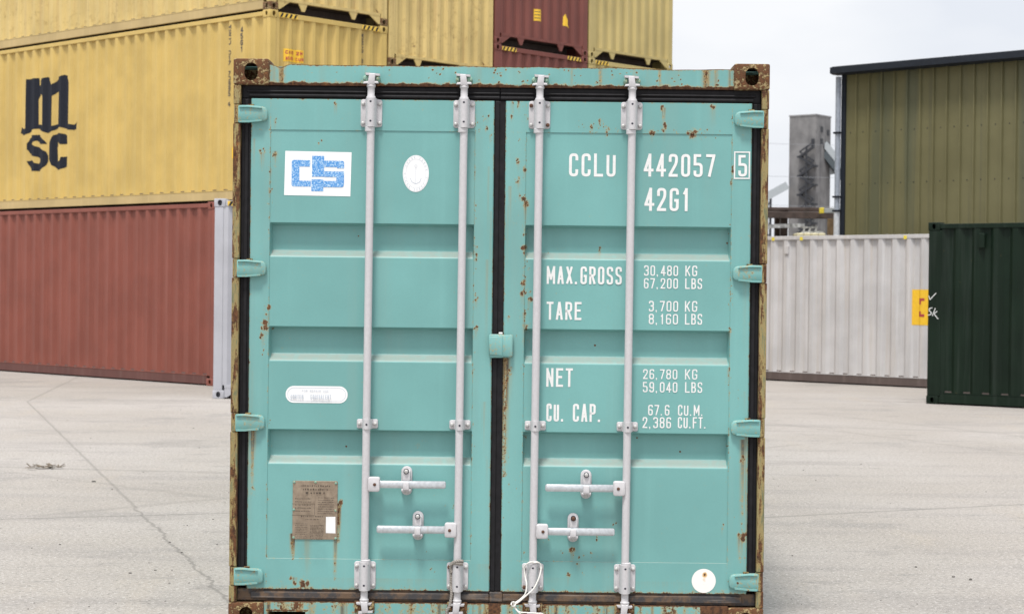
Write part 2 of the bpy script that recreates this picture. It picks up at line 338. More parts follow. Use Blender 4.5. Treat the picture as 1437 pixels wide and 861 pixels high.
# ------------------------------------------------------------------ stroke lettering (flat paint in x,z)
GL = {
 'C': ([[(1, .72), (1, 1), (0, 1), (0, 0), (1, 0), (1, .28)]], 1), 'L': ([[(0, 1), (0, 0), (1, 0)]], 0), 'U': ([[(0, 1), (0, 0), (1, 0), (1, 1)]], 1),
 '4': ([[(.74, 0), (.74, 1)], [(.70, .97), (.02, .27)], [(0, .25), (1.1, .25)]], 0), '2': ([[(0, .74), (0, 1), (1, 1), (1, .62), (.03, .05)], [(0, 0), (1, 0)]], 2),
 '0': ([[(0, 0), (0, 1), (1, 1), (1, 0), 'c']], 1), '5': ([[(.95, 1), (0, 1), (0, .57), (1, .57), (1, 0), (0, 0), (0, .25)]], 5), '7': ([[(0, 1), (1, 1)], [(1, .98), (.32, 0)]], 0),
 'G': ([[(1, .74), (1, 1), (0, 1), (0, 0), (1, 0), (1, .46), (.5, .46)]], 6), '1': ([[(.6, 0), (.6, 1)], [(.2, .80), (.55, .96)]], 0), 'M': ([[(0, 0), (0, 1)], [(1, 0), (1, 1)], [(0, 1), (.5, .25)], [(.5, .25), (1, 1)]], 0),
 'A': ([[(0, 0), (.46, 1)], [(.54, 1), (1, 0)], [(.25, .28), (.75, .28)]], 0), 'X': ([[(0, 0), (1, 1)], [(0, 1), (1, 0)]], 0), 'R': ([[(0, 0), (0, 1), (1, 1), (1, .5), (0, .5)], [(.45, .5), (1, 0)]], 3),
 'O': ([[(0, 0), (0, 1), (1, 1), (1, 0), 'c']], 1), 'S': ([[(1, .76), (1, 1), (0, 1), (0, .56), (1, .44), (1, 0), (0, 0), (0, .24)]], 1), 'T': ([[(0, 1), (1, 1)], [(.5, .95), (.5, 0)]], 0),
 'E': ([[(1, 1), (0, 1), (0, 0), (1, 0)], [(.05, .53), (.8, .53)]], 0), 'N': ([[(0, 0), (0, 1)], [(1, 0), (1, 1)], [(0, .96), (1, .04)]], 0), 'P': ([[(0, 0), (0, 1), (1, 1), (1, .47), (0, .47)]], 3),
 'K': ([[(0, 0), (0, 1)], [(1, 1), (.05, .38)], [(.35, .55), (1, 0)]], 0), 'B': ([[(0, .53), (0, 1), (.92, 1), (.92, .53), 'c'], [(0, .5), (1, .5), (1, 0), (0, 0), 'c']], 4),
 '3': ([[(0, .78), (0, 1), (1, 1), (1, .53), (.3, .53)], [(.4, .51), (1, .51), (1, 0), (0, 0), (0, .22)]], 1), '8': ([[(0, .54), (0, 1), (1, 1), (1, .54), 'c'], [(0, 0), (0, .52), (1, .52), (1, 0), 'c']], 1),
 '6': ([[(1, .80), (1, 1), (0, 1), (0, 0), (1, 0), (1, .54), (.1, .54)]], 1), '9': ([[(0, .24), (0, 0), (1, 0), (1, 1), (0, 1), (0, .44), (.9, .44)]], 1), 'F': ([[(1, 1), (0, 1), (0, 0)], [(.05, .53), (.8, .53)]], 0),
 'I': ([[(.5, 0), (.5, 1)]], 0), 'H': ([[(0, 0), (0, 1)], [(1, 0), (1, 1)], [(.05, .52), (.95, .52)]], 0), 'Q': ([[(0, 0), (0, 1), (1, 1), (1, 0), 'c'], [(.55, .25), (1.05, -.06)]], 1), 'V': ([[(0, 1), (.46, 0)], [(.54, 0), (1, 1)]], 0)}
ADV = {'M': 1.3, '1': .8, '.': .5, ',': .5, ' ': .8, 'I': .5}
def fillet(p, r, n=4, idx=None):
    closed = p[-1] == 'c'; p = [q for q in p if q != 'c']; o = []; N = len(p)
    for i, q in enumerate(p):
        if (not closed and i in (0, N - 1)) or (idx is not None and i not in idx): o.append(q); continue
        a, b = Vector(p[i - 1]), Vector(p[(i + 1) % N]); q = Vector(q); da, db = a - q, b - q
        rr_ = min(r, da.length * .48, db.length * .48); s0, s1 = q + da.normalized() * rr_, q + db.normalized() * rr_
        for j in range(n + 1):
            t = j / n; o.append(tuple((1 - t) ** 2 * s0 + 2 * t * (1 - t) * q + t * t * s1))
    return o, closed
def ribbon(p, t, closed=False):
    P = [Vector(q) for q in p]; N = len(P); Lf, Rt = [], []
    for i in range(N):
        a = P[i - 1] if (i or closed) else None; b = P[(i + 1) % N] if (i < N - 1 or closed) else None
        d1 = (P[i] - a).normalized() if a is not None else None; d2 = (b - P[i]).normalized() if b is not None else None
        if d1 is None: d1 = d2
        if d2 is None: d2 = d1
        n1, n2 = Vector((-d1.y, d1.x)), Vector((-d2.y, d2.x)); m = n1 + n2
        m = m.normalized() if m.length > .05 else n1; kf = min(1 / max(.3, m.dot(n1)), 1.9)
        Lf.append(P[i] + m * t / 2 * kf); Rt.append(P[i] - m * t / 2 * kf)
    return [[Rt[i], Rt[(i + 1) % N], Lf[(i + 1) % N], Lf[i]] for i in range(N if closed else N - 1)]
def text(s, x0, x1, z0, z1, wt=.15, fit=True):
    """quads grouped by stroke, so that every stroke can lie a hair above the one before"""
    h = z1 - z0; t = h * wt; tot = sum(ADV.get(ch, 1.0) for ch in s) ; gap = .36
    n_adv = tot + gap * (len(s) - 1); uw = (x1 - x0) / n_adv; out = []; x = x0
    for ch in s:
        w = ADV.get(ch, 1.0) * uw
        if ch in '.,':
            out.append([[(x, z0), (x + t, z0), (x + t, z0 + t * 1.1), (x, z0 + t * 1.1)]])
            if ch == ',': out.append([[(x + t * .3, z0 - t * .8), (x + t * .7, z0 - t * .8), (x + t, z0), (x + t * .3, z0)]])
        elif ch != ' ':
            st, md = GL[ch]
            for si, p in enumerate(st):
                idx = None; r = uw * .34
                if md == 0: idx = ()
                elif md == 2: idx = (1, 2, 3)
                elif md == 3: idx = (2, 3) if si == 0 else ()
                elif md == 4: idx = (2, 3) if si == 0 else (1, 2)
                elif md == 5: idx = (3, 4, 5)
                elif md == 6: idx = (1, 2, 3, 4)
                pts = [q if q == 'c' else (x + t / 2 + q[0] * (w - t), z0 + t / 2 + q[1] * (h - t)) for q in p]
                f, cl = fillet(pts, r, 4, idx)
                if not cl and md not in (1, 5, 6):
                    for a_, b_ in ((0, 1), (-1, -2)):
                        d_ = Vector(f[a_]) - Vector(f[b_]); ax = max(abs(d_.x), abs(d_.y)) / d_.length
                        f[a_] = tuple(Vector(f[a_]) + d_.normalized() * t * (.5 if ax > .99 else .35))
                out.append([[(q[0], min(z1, max(z0, q[1]))) for q in qd] for qd in ribbon(f, t, cl)])
        x += w + gap * uw
    return out
def tess(poly, holes=()):
    loops = [[Vector((q[0], q[1], 0)) for q in l] for l in (poly,) + tuple(holes)]; fl = [q for l in loops for q in l]
    return [[(fl[i].x, fl[i].y) for i in tri] for tri in tessellate_polygon(loops)]
def drape(name, groups, fn, parent, mats, breaks=(), mat=None, lift=.0002):
    """groups: list of (material index, faces in 2D). fn(a, z, height) gives the 3D point; cut at the breaks of a corrugated sheet."""
    me = bpy.data.meshes.new(name); bm = bmesh.new(); off = {}
    for gi, (mi, faces) in enumerate(groups):
        for f in faces:
            vs = [bm.verts.new((q[0], gi * 10.0, q[1])) for q in f]
            try: fc = bm.faces.new(vs); fc.material_index = mi
            except ValueError: pass
    bmesh.ops.remove_doubles(bm, verts=bm.verts, dist=1e-6)
    if breaks:
        lo = min(v.co.x for v in bm.verts); hi = max(v.co.x for v in bm.verts)
        for b in breaks:
            if lo < b < hi: bmesh.ops.bisect_plane(bm, geom=bm.verts[:] + bm.edges[:] + bm.faces[:], plane_co=(b, 0, 0), plane_no=(1, 0, 0))
    for v in bm.verts: v.co = fn(v.co.x, v.co.z, round(v.co.y / 10) * lift)
    bm.to_mesh(me); bm.free()
    for m in mats: me.materials.append(M[m])
    if mat: me.transform(mat)
    return link(name, me, parent)

# ------------------------------------------------------------------ corner casting (hollow steel block with openings)
def temp(me): o = bpy.data.objects.new('temp', me); COL.objects.link(o); return o
def stadium(w, h, n=8):
    r = w / 2; o = []
    for s0, cz in ((0, h / 2 - r), (180, -h / 2 + r)):
        for i in range(n + 1): a = R(s0 + 180 * i / n); o.append((r * math.cos(a), cz + r * math.sin(a)))
    return o
def casting_mesh(mats, ys):                                # openings in the +x face and in the face ys points to
    a, b, c_ = .178 / 2, .162 / 2, .118 / 2
    o = temp(MB().box(-a, a, -b, b, -c_, c_).mesh('corner_casting', mats, bevel=.008, smooth=40)); cut = []
    cut.append(MB().box(-a + .02, a - .02, -b + .02, b - .02, -c_ + .018, c_ - .018))
    cut.append(MB().loft([[(x_, y, z) for y, z in stadium(.062, .082)] for x_ in (0, .2)]))
    cut.append(MB().loft([[(x, y_, z) for x, z in stadium(.055, .078)] for y_ in (0, .2 * ys)]))
    for i, q in enumerate(cut):
        co = temp(q.mesh('temp', mats)); md = o.modifiers.new('b', 'BOOLEAN'); md.operation = 'DIFFERENCE'; md.object = co; md.solver = 'EXACT'; cut[i] = co
    dg = bpy.context.evaluated_depsgraph_get(); me = bpy.data.meshes.new_from_object(o.evaluated_get(dg)); me.name = 'corner_casting'
    for q in [o] + cut: bpy.data.objects.remove(q)
    return me
_cast = {}
def casting(mat, ys):
    if (mat, ys) not in _cast: _cast[mat, ys] = casting_mesh([mat], ys)
    return _cast[mat, ys]

# ------------------------------------------------------------------ a shipping container: near end at x=0, long side at y=0
CW = 2.438
def cyc(t): t = t % 1.0; return 0.0 if t < .26 else (t - .26) / .20 if t < .46 else 1.0 if t < .80 else 1 - (t - .80) / .20
class Box:
    def __init__(s, L, H, post=.10):
        s.L, s.H, s.post = L, H, post; n = max(1, round((L - 2 * post) / .278)); s.ps = (L - 2 * post) / n; s.ns = n
        s.eb0 = .135; s.ne = 9; s.pe = (CW - .27) / s.ne
        fr = (.0, .26, .46, .80)
        s.sb = [-post - (i + f) * s.ps for i in range(n) for f in fr] + [-L + post]
        s.ebk = [s.eb0 + (i + f) * s.pe for i in range(s.ne) for f in fr] + [CW - .135]
    def sy(s, x): return .010 + .042 * cyc((-x - s.post) / s.ps) if s.post < -x < s.L - s.post else .006
    def ex(s, b): return -.012 - .042 * cyc((b - s.eb0) / s.pe) if s.eb0 < b < CW - .135 else -.006
def sheet(bks, fn, z0, z1):
    vs = []; fs = []
    for i, b in enumerate(bks): p = fn(b); vs += [(p[0], p[1], z0), (p[0], p[1], z1)]
    for i in range(len(bks) - 1): fs.append((2 * i, 2 * i + 2, 2 * i + 3, 2 * i + 1))
    return vs, fs
def container(name, label, loc, rz, L, H, paint_, group=None, rail=None, cast=None, tunnel=True, near_end=True, post=.10, hazard=True, cat='container', haz_mats=('hazard', 'black')):
    g = Box(L, H, post); root = empty(name, loc, rz, label, cat, group); rail = rail or paint_; cast = cast or paint_
    zb, zt = .165, H - .085
    for far in (0, 1):                                       # two long sides
        fy = (lambda y: CW - y) if far else (lambda y: y)
        vs, fs = sheet(g.sb, lambda b: (b, fy(.010 + .042 * cyc((-b - post) / g.ps))), zb, zt); ys = sorted((fy(.0105), fy(.058))); MB().add(vs, fs).box(-L + post, -post, ys[0], ys[1], zb - .006, zb + .006).build('side_panel', paint_, root, fix=False)
        ys = sorted((fy(.014), fy(.075))); MB().box(-L + .18, -.18, ys[0], ys[1], .022, zb - .007).build('bottom_rail', rail, root, bevel=.004)
        ys = sorted((fy(.003), fy(.066))); MB().box(-L + .18, -.18, ys[0], ys[1], zt - .004, H - .022).build('top_rail', paint_, root, bevel=.006)
    for far in (0, 1):                                       # two ends
        if not far and not near_end: continue
        fx = (lambda x: -L - x) if far else (lambda x: x)
        zb2 = .19 if tunnel else .15
        vs, fs = sheet(g.ebk, lambda b: (fx(-.012 - .042 * cyc((b - g.eb0) / g.pe)), b), zb2, H - .10); MB().add(vs, fs).build('end_panel', paint_, root, fix=False)
        xs = sorted((fx(-.005), fx(-.075))); MB().box(xs[0], xs[1], .165, CW - .165, H - .105, H - .028).build('end_header', paint_, root, bevel=.005)
        sill = MB()
        if tunnel:
            sill.box(xs[0], xs[1], .165, CW - .165, .15, .195)
            th = sorted((fx(-.008), fx(-.03)))
            def plate(pts):
                lp = [[(x_, b, z) for b, z in pts] for x_ in th]; sill.loft(lp)
            plate([(.166, .02), (.20, .02), (.40, .149), (.166, .149)]); plate([(CW - .166, .02), (CW - .20, .02), (CW - .40, .149), (CW - .166, .149)])
            for b0 in (.66, 1.70): plate([(b0 - .09, .149), (b0 + .09, .149), (b0 + .035, .03), (b0 - .02, .03)])
        else: sill.box(xs[0], xs[1], .165, CW - .165, .025, .155)
        sill.build('end_sill', paint_, root)
        if hazard and not far:
            hz = []
            for b0 in (.19, CW - .19 - .36):
                hz.append((0, [[(b0, H - .10), (b0 + .36, H - .10), (b0 + .36, H - .034), (b0, H - .034)]]))
                for i in range(4): q = b0 + .01 + i * .09; hz.append((1, [[(q, H - .098), (q + .04, H - .098), (q + .075, H - .036), (q + .035, H - .036)]]))
            for h_ in (hz[:5], hz[5:]): drape('hazard_stripe', [h_[0]] + [(1, [f[1][0] for f in h_[1:]])], lambda b, z, d: (-.003 + d * 2, b, z), root, haz_mats)
    for ex_ in (0, 1):
        for sy_ in (0, 1):
            px = -.089 if not ex_ else -L + .089; py = .081 if not sy_ else CW - .081
            for z in (.059, H - .059):
                cc_ = link('corner_casting', casting(cast, (1 if sy_ else -1) * (-1 if ex_ else 1)), root, (px, py, z))
                if ex_: cc_.rotation_euler = (0, 0, math.pi)
            if ex_ == 0 and not near_end: continue
            x0, x1 = (-max(post, .10), -.006) if not ex_ else (-L + .006, -L + max(post, .10)); y0, y1 = (.006, .135) if not sy_ else (CW - .135, CW - .006)
            MB().box(x0, x1, y0, y1, .115, H - .115).build('corner_post', paint_, root, bevel=.012)
    MB().box(-L + .05, -.05, .03, CW - .03, H - .034, H - .030).build('roof_panel', paint_, root)
    f = MB(); f.box(-L + .12, -.12, .05, CW - .05, .168, .19)
    for i in range(int(L / .6)): f.box(-L + .3 + i * .6, -L + .35 + i * .6, .08, CW - .08, .06, .165)
    f.build('floor_frame', 'dusty_rail', root)
    root['_g'] = 0; del root['_g']
    return root, g

ANG = .7554
def stack_pt(a, b): return (-3.728 + .728 * a + .6856 * b, 28.06 - .6856 * a + .728 * b)
G1, G2 = 'yellow containers in the stacks', 'red containers in the stacks'
HC, SH, L40 = 2.896, 2.591, 12.19
# ------------------------------------------------------------------ ground
g = 1500; me = bpy.data.meshes.new('ground'); me.from_pydata([(-g, -60, 0), (g, -60, 0), (g, 2 * g, 0), (-g, 2 * g, 0)], [], [(0, 1, 2, 3)]); me.materials.append(M['ground'])
tag(link('ground', me), kind='structure')

# ------------------------------------------------------------------ stacks behind
def at_stack(a, k_, z): p = stack_pt(a, k_ * (CW + .03)); return (p[0], p[1], z)
c_red1, _ = container('shipping_container', 'dull red container on the concrete under the yellow one with the black logo', at_stack(-1.32, 0, 0), -ANG, L40, HC, 'red', G2, rail='redrail')
c_msc, gm = container('shipping_container', 'yellow container with a large black letter logo on its long side', at_stack(0, 0, HC), -ANG, L40, HC, 'yellow', G1, rail='yrail')
c_y3, _ = container('shipping_container', 'rust streaked yellow container stacked on top of the one with the black logo', at_stack(0, 0, 2 * HC), -ANG, L40, HC, 'yellow_rusty', G1, rail='yrail', cast='rust', hazard=False)
container('shipping_container', 'yellow container on the ground in the stack just left of the red ones', at_stack(0, 1, 0), -ANG, L40, SH, 'yellow_pale', G1)
container('shipping_container', 'yellow container second up in the stack just left of the red ones', at_stack(0, 1, SH), -ANG, L40, SH, 'yellow_rusty', G1, cast='rust')
container('shipping_container', 'stained yellow container high up between the logo stack and the red stack', at_stack(0, 1, 2 * SH), -ANG, L40, SH, 'yellow_rusty', G1, cast='rust', hazard=False)
container('shipping_container', 'maroon container on the ground below the two other maroon ones', at_stack(0, 2, 0), -ANG, L40, HC, 'maroon', G2)
container('shipping_container', 'maroon container directly under the one with yellow stickers', at_stack(0, 2, HC), -ANG, L40, HC, 'maroon', G2)
c_m3, gm3 = container('shipping_container', 'maroon container with two small yellow stickers on its end wall', at_stack(0, 2, 2 * HC), -ANG, L40, HC, 'maroon', G2, hazard=False)
container('shipping_container', 'pale yellow container on the ground at the right end of the stacks', at_stack(0, 3, 0), -ANG, L40, HC, 'yellow_pale', G1)
container('shipping_container', 'pale yellow container in the middle of the rightmost stack', at_stack(0, 3, HC), -ANG, L40, HC, 'yellow_pale', G1)
container('shipping_container', 'pale yellow container on top of the rightmost stack against the sky', at_stack(0, 3, 2 * HC), -ANG, L40, HC, 'yellow_pale', G1, hazard=False)

# the black logo, draped over the corrugated side (z measured from the ground)
def side_map(gb, z0=0.0, lift=.003): return lambda a, z, d: (a, gb.sy(a) - lift - d, z - z0)
def end_map(gb, z0=0.0, lift=.003): return lambda b, z, d: (gb.ex(b) + lift + d, b, z - z0)
def parse(t): v = [float(q) for q in t.split()]; return list(zip(v[::2], v[1::2]))
m_o = parse('-6.79 5.2 -6.42 5.2 -6.4 5.05 -6.28 5.18 -6.15 5.2 -6.04 5.15 -5.98 5.05 -5.74 5.17 -5.62 5.2 -5.52 5.17 -5.46 5.11 -5.44 5.05 -5.45 4.34 -5.32 4.32 -5.21 4.36 -5.18 4.36 -5.2 4.26 -5.32 4.23 -5.46 4.24 -5.66 4.29 -5.72 4.3 -5.87 4.27 -6.03 4.22 -6.16 4.22 -6.33 4.28 -6.43 4.31 -6.6 4.30 -6.69 4.26 -6.84 4.21 -7.01 4.26 -6.97 4.36 -6.88 4.32 -6.8 4.33')
m_h1 = parse('-6.44 4.82 -6.38 4.89 -6.32 4.92 -6.26 4.88 -6.26 4.36 -6.33 4.38 -6.43 4.38'); m_h2 = parse('-5.96 4.85 -5.88 4.9 -5.8 4.92 -5.74 4.91 -5.75 4.37 -5.87 4.35 -5.97 4.33')
s_o = parse('-6.16 4.03 -6.22 4.1 -6.33 4.18 -6.41 4.20 -6.58 4.20 -6.71 4.14 -6.77 4.06 -6.77 3.96 -6.7 3.89 -6.58 3.84 -6.43 3.81 -6.35 3.77 -6.35 3.73 -6.42 3.69 -6.51 3.71 -6.57 3.76 -6.77 3.75 -6.74 3.69 -6.59 3.57 -6.34 3.56 -6.21 3.63 -6.12 3.72 -6.12 3.82 -6.19 3.9 -6.32 3.96 -6.49 4.0 -6.58 4.04 -6.56 4.08 -6.47 4.1 -6.4 4.07 -6.37 4.03')
c_o = parse('-5.46 4.0 -5.48 4.11 -5.58 4.17 -5.74 4.20 -5.93 4.17 -6.02 4.05 -6.03 3.75 -5.96 3.65 -5.77 3.55 -5.53 3.61 -5.48 3.68 -5.46 3.78 -5.67 3.78 -5.7 3.72 -5.76 3.7 -5.81 3.76 -5.83 3.95 -5.79 4.01 -5.74 4.04 -5.7 4.0')
drape('black_logo', [(0, tess(m_o, (m_h1, m_h2))), (0, tess(s_o)), (0, tess(c_o))], side_map(gm, HC), c_msc, ['black'], gm.sb)
def column_text(s, x0, z_top, z_bot, w):
    n = len(s); h = (z_top - z_bot) / n; gr = []
    for i, ch in enumerate(s):
        if ch != ' ':
            for st in text(ch, x0, x0 + w, z_top - (i + .86) * h, z_top - i * h, .2): gr.append((0, st))
    return gr
drape('vertical_lettering', column_text('MSCU 017 70885 4', -1.03, 5.64, 4.36, .075), side_map(gm, HC), c_msc, ['dark_mark'], gm.sb)
drape('vertical_lettering', column_text('45G1', -.72, 5.58, 5.18, .06), side_map(gm, HC), c_msc, ['dark_mark'], gm.sb)
drape('vertical_lettering', column_text('MSCU 0177', 1.88, 5.63, 4.9, .075), end_map(gm, HC), c_msc, ['dark_mark'], gm.ebk)
def rect(x0, x1, z0, z1): return [[(x0, z0), (x1, z0), (x1, z1), (x0, z1)]]
st = [(0, rect(.31, .68, 5.03, 5.225))] + [(1, q) for q in text('CAUT 2M', .34, .65, 5.145, 5.20, .2) + text('HIGH CUB', .34, .66, 5.05, 5.105, .2)]
drape('warning_sticker', st, end_map(gm, HC), c_msc, ['sticker', 'red_mark'], gm.ebk, None, .001)
drape('warning_sticker', [(0, rect(-.92, -.85, 3.56, 3.73))], side_map(gm, HC), c_msc, ['sticker'], gm.sb)
k0 = 2 * (CW + .03)
st = [(0, rect(5.965 - k0, 6.154 - k0, 6.295, 6.5))] + [(1, rect(5.985 - k0, 6.985 - k0 - .85 - .02 * i, 6.45 - i * .055, 6.462 - i * .055)) for i in range(3)]
drape('warning_sticker', st, end_map(gm3, 2 * HC), c_m3, ['sticker', 'dark_mark'], gm3.ebk, None, .001)
drape('warning_sticker', [(0, [[(6.72 - k0, 6.29), (6.90 - k0, 6.27), (6.80 - k0, 6.43), (6.755 - k0, 6.50), (6.725 - k0, 6.45)]])], end_map(gm3, 2 * HC), c_m3, ['sticker'], gm3.ebk)

# ------------------------------------------------------------------ grey, white and dark green containers
container('shipping_container', 'light grey container mostly hidden behind the left edge of the teal container', (-4.17, 25.72, 0), -R(94), 2.99, 2.79, 'grey', None, cat='container')
wh_root, gw = container('shipping_container', 'long white container with an orange sticker standing in front of the olive shed', (6.91 + .655, 30.7 - .617, 0), -ANG, 6.058, SH, 'white', None, rail='dusty_rail', tunnel=False, post=.12, hazard=False)
ox = -.90
st = [(0, rect(ox - .30, ox + .02, 1.05, 1.645)), (1, [[(ox - .17, 1.50), (ox - .05, 1.50), (ox - .05, 1.455), (ox - .115, 1.455), (ox - .115, 1.395), (ox - .17, 1.395)]]), (1, [[(ox - .17, 1.28), (ox - .115, 1.28), (ox - .115, 1.235), (ox - .05, 1.235), (ox - .05, 1.19), (ox - .17, 1.19)]])]
st = [(0, st[0][1]), (1, tess(st[1][1][0])), (1, tess(st[2][1][0]))]
drape('orange_sticker', st, side_map(gw), wh_root, ['sticker', 'red_mark'], gw.sb, None, .001)
MB().box(-3.77, -3.69, -.012, .03, 2.25, 2.40).build('vent_cover', 'white', wh_root, bevel=.008)
for a in (-4.02, -3.42, -1.33): drape('yellow_tab', [(0, rect(a - .03, a + .03, 2.49, 2.55))], lambda a_, z, d: (a_, -.0005, z), wh_root, ['cap'])
A2 = R(38); dl = 6.058
dk_root, gd = container('shipping_container', 'dark green container with white chalk marks on its corner post', (5.94 + math.cos(A2) * dl, 26.37 - math.sin(A2) * dl, 0), -A2, dl, SH, 'dkgreen', None, tunnel=False, post=.21, hazard=False)
dm = lambda a, z, d: (-dl + a, min(gd.sy(-dl + a), .006) - .003 - d, z)
ch = [ribbon([(.02, 1.545), (.04, 1.49), (.135, 1.585)], .010), ribbon([(.08, 1.375), (.03, 1.36), (.03, 1.335), (.065, 1.30), (.055, 1.275), (.01, 1.268)], .011), ribbon([(.125, 1.37), (.08, 1.257)], .010), ribbon([(.155, 1.325), (.118, 1.30), (.115, 1.275), (.17, 1.215)], .011)]
drape('chalk_mark', [(0, q) for q in ch], dm, dk_root, ['letter'])
MB().box(-dl + .77, -dl + .86, -.02, .03, 2.22, 2.43).build('vent_cover', 'dkgreen', dk_root, bevel=.012)

# ------------------------------------------------------------------ olive shed
sh = empty('storage_shed', (6.6, 37.0, 0), -ANG, 'olive green metal clad shed with a dark gutter along its eave', 'shed')
bk = [0.06]; px = .06
while px < 24: bk += [px + .235, px + .25, px + .275, px + .29]; px += .29
mb = MB(); vs_, fs_ = [], []
for i, b in enumerate(bk):
    y = -.055 if (i % 4 in (2, 3) and i) else 0.0
    vs_ += [(b, y, 0), (b, y, 6.05)]
mb.add(vs_, [(2 * i, 2 * i + 2, 2 * i + 3, 2 * i + 1) for i in range(len(bk) - 1)])
mb.box(.02, 24, .04, .2, 0, 6.0); mb.box(.02, .2, .2, 18, 0, 6.0); mb.box(23.8, 24, .2, 18, 0, 6.0)
mb.build('cladding_wall', 'olive', sh, fix=False)
MB().box(-.02, .075, -.045, .036, 0, 6.02).build('corner_flashing', 'gutter', sh, bevel=.004)
gt = MB(); prof = [(-.30, 5.955), (-.20, 5.935), (.0, 5.935), (.0, 6.06), (-.30, 6.075)]
gt.loft([[(x_, y, z) for y, z in prof] for x_ in (-.13, 24.3)]); gt.build('gutter', 'gutter', sh)
rf = MB(); rf.loft([[(x_, y, z) for y, z in ((-.24, 6.07), (-.24, 6.095), (18.4, 8.2), (18.4, 8.15))] for x_ in (-.12, 24.3)]); rf.build('roof', 'gutter', sh)
dp = MB(); dp.tube([(-.055, -.10, 3.2), (-.055, -.10, 5.9)], .055, 14); d_ = dp.build('downpipe', 'pipe', sh, smooth=40)
MB().tube([(-.055, -.10, .02), (-.055, -.10, 3.2)], .062, 14).build('downpipe_base', 'pipe_white', sh, smooth=40)
for z in (3.22, 3.5, 4.78): MB().box(-.125, .015, -.17, -.03, z - .018, z + .018).build('pipe_bracket', 'black', d_)
fx_ = MB()
for z in (3.75, 4.78):
    for i in range(40): fx_.dome((.06 + .12 + .29 * i, 0, z), .012, .008, (0, -1, 0), 6)
fx_.build('fixing_screws', 'gutter', sh)['kind'] = 'stuff'

# ------------------------------------------------------------------ concrete tower and conveyors
az = math.atan2(65.6, 400); rv, dv = Vector((math.cos(az), -math.sin(az), 0)), Vector((math.sin(az), math.cos(az), 0)); TH = R(28); TS = 6.6; TZ = 40.2
lv, rv2 = -math.cos(TH) * rv + math.sin(TH) * dv, math.sin(TH) * rv + math.cos(TH) * dv
tw = empty('concrete_tower', (65.6, 400, 0), 0, 'tall grey concrete tower with a dark zigzag staircase on its face', 'tower')
q4 = [Vector((0, 0, 0)), TS * lv, TS * (lv + rv2), TS * rv2]
t_ = MB(); t_.loft([[p + Vector((0, 0, z)) for p in q4] for z in (0, TZ)]); t_.loft([[(p - TS * (lv + rv2) / 2) * 1.03 + TS * (lv + rv2) / 2 + Vector((0, 0, z)) for p in q4] for z in (TZ, TZ + .35)])
t_.build('tower_shaft', 'tower', tw)
nrm = -rv2
def onl(f, z, o=1.0): return TS * f * lv + nrm * o + Vector((0, 0, z))
stt = MB(); zz = [(.0 if i % 2 == 0 else .53, 33.4 - 2.07 * i) for i in range(17)]
for (f0, z0), (f1, z1) in zip(zz, zz[1:]):
    stt.bar(onl(f0, z0), onl(f1, z1), .5, .42); stt.bar(onl(f0, z0 + 1.1), onl(f1, z1 + 1.1), .16, .3); stt.bar(onl(f1 - .08, z1, .6), onl(f1 + .08, z1, .6), 1.2, .4)
stt.bar(onl(.28, 0, 1.0), onl(.28, 33.5, 1.0), .4, .4); stt.build('zigzag_staircase', 'dark_steel', tw)
for f, z in ((.06, 33.6),): MB().loft([[p + nrm * o for p in (onl(f, z, 0), onl(f + .12, z, 0), onl(f + .12, z + 1.6, 0), onl(f, z + 1.6, 0))] for o in (.02, .12)]).build('doorway', 'dark_steel', tw)
for f, z in ((.28, 36.8), (.28, 34.2), (.72, 36.3), (.76, 33.7), (.5, 33.2)):
    o_ = [TS * f * rv2, TS * (f + .16) * rv2]; MB().loft([[o_[0] - lv * e_ + Vector((0, 0, z)), o_[1] - lv * e_ + Vector((0, 0, z)), o_[1] - lv * e_ + Vector((0, 0, z + 1.2)), o_[0] - lv * e_ + Vector((0, 0, z + 1.2))] for e_ in (.02, .12)]).build('window_opening', 'dark_steel', tw)
cg = empty('conveyor_gallery', (59, 403, 0), 0, 'sloping conveyor gallery on a trestle left of the concrete tower', 'conveyor', 'conveyor galleries')
MB().bar((.8, 0, 25.2), (-34, 0, 4.6 + 1.4), 2.2, 1.7).build('gallery', 'gallery', cg)
tr = MB()
for x_, zt_ in ((-2.75, 22.9), (-3.5, 22.5)):
    for y_ in (-.8, .8): tr.bar((x_, y_, 0), (x_, y_, zt_), .28, .28)
for i in range(9): tr.bar((-3.5, -.8, 2 + i * 2.3), (-2.75, -.8, 4 + i * 2.3), .15, .15)
tr.build('trestle', 'dark_steel', cg)
cg2 = empty('conveyor_gallery', (68.4, 404, 0), 0, 'steep dark sided conveyor gallery on the right of the concrete tower', 'conveyor', 'conveyor galleries')
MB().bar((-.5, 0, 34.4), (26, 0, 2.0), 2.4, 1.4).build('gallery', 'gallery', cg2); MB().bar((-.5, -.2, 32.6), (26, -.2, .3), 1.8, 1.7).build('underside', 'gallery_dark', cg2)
cg3 = empty('conveyor_gallery', (68.4, 406, 0), 0, 'lower pale conveyor gallery rising towards the olive shed', 'conveyor', 'conveyor galleries')
MB().bar((-.5, 0, 28.3), (24, 0, 33.6), 2.0, 1.7).build('gallery', 'gallery', cg3)
tr = MB(); [tr.bar((22, y_, 0), (22, y_, 32.5), .3, .3) for y_ in (-.8, .8)]; tr.build('trestle', 'dark_steel', cg3)

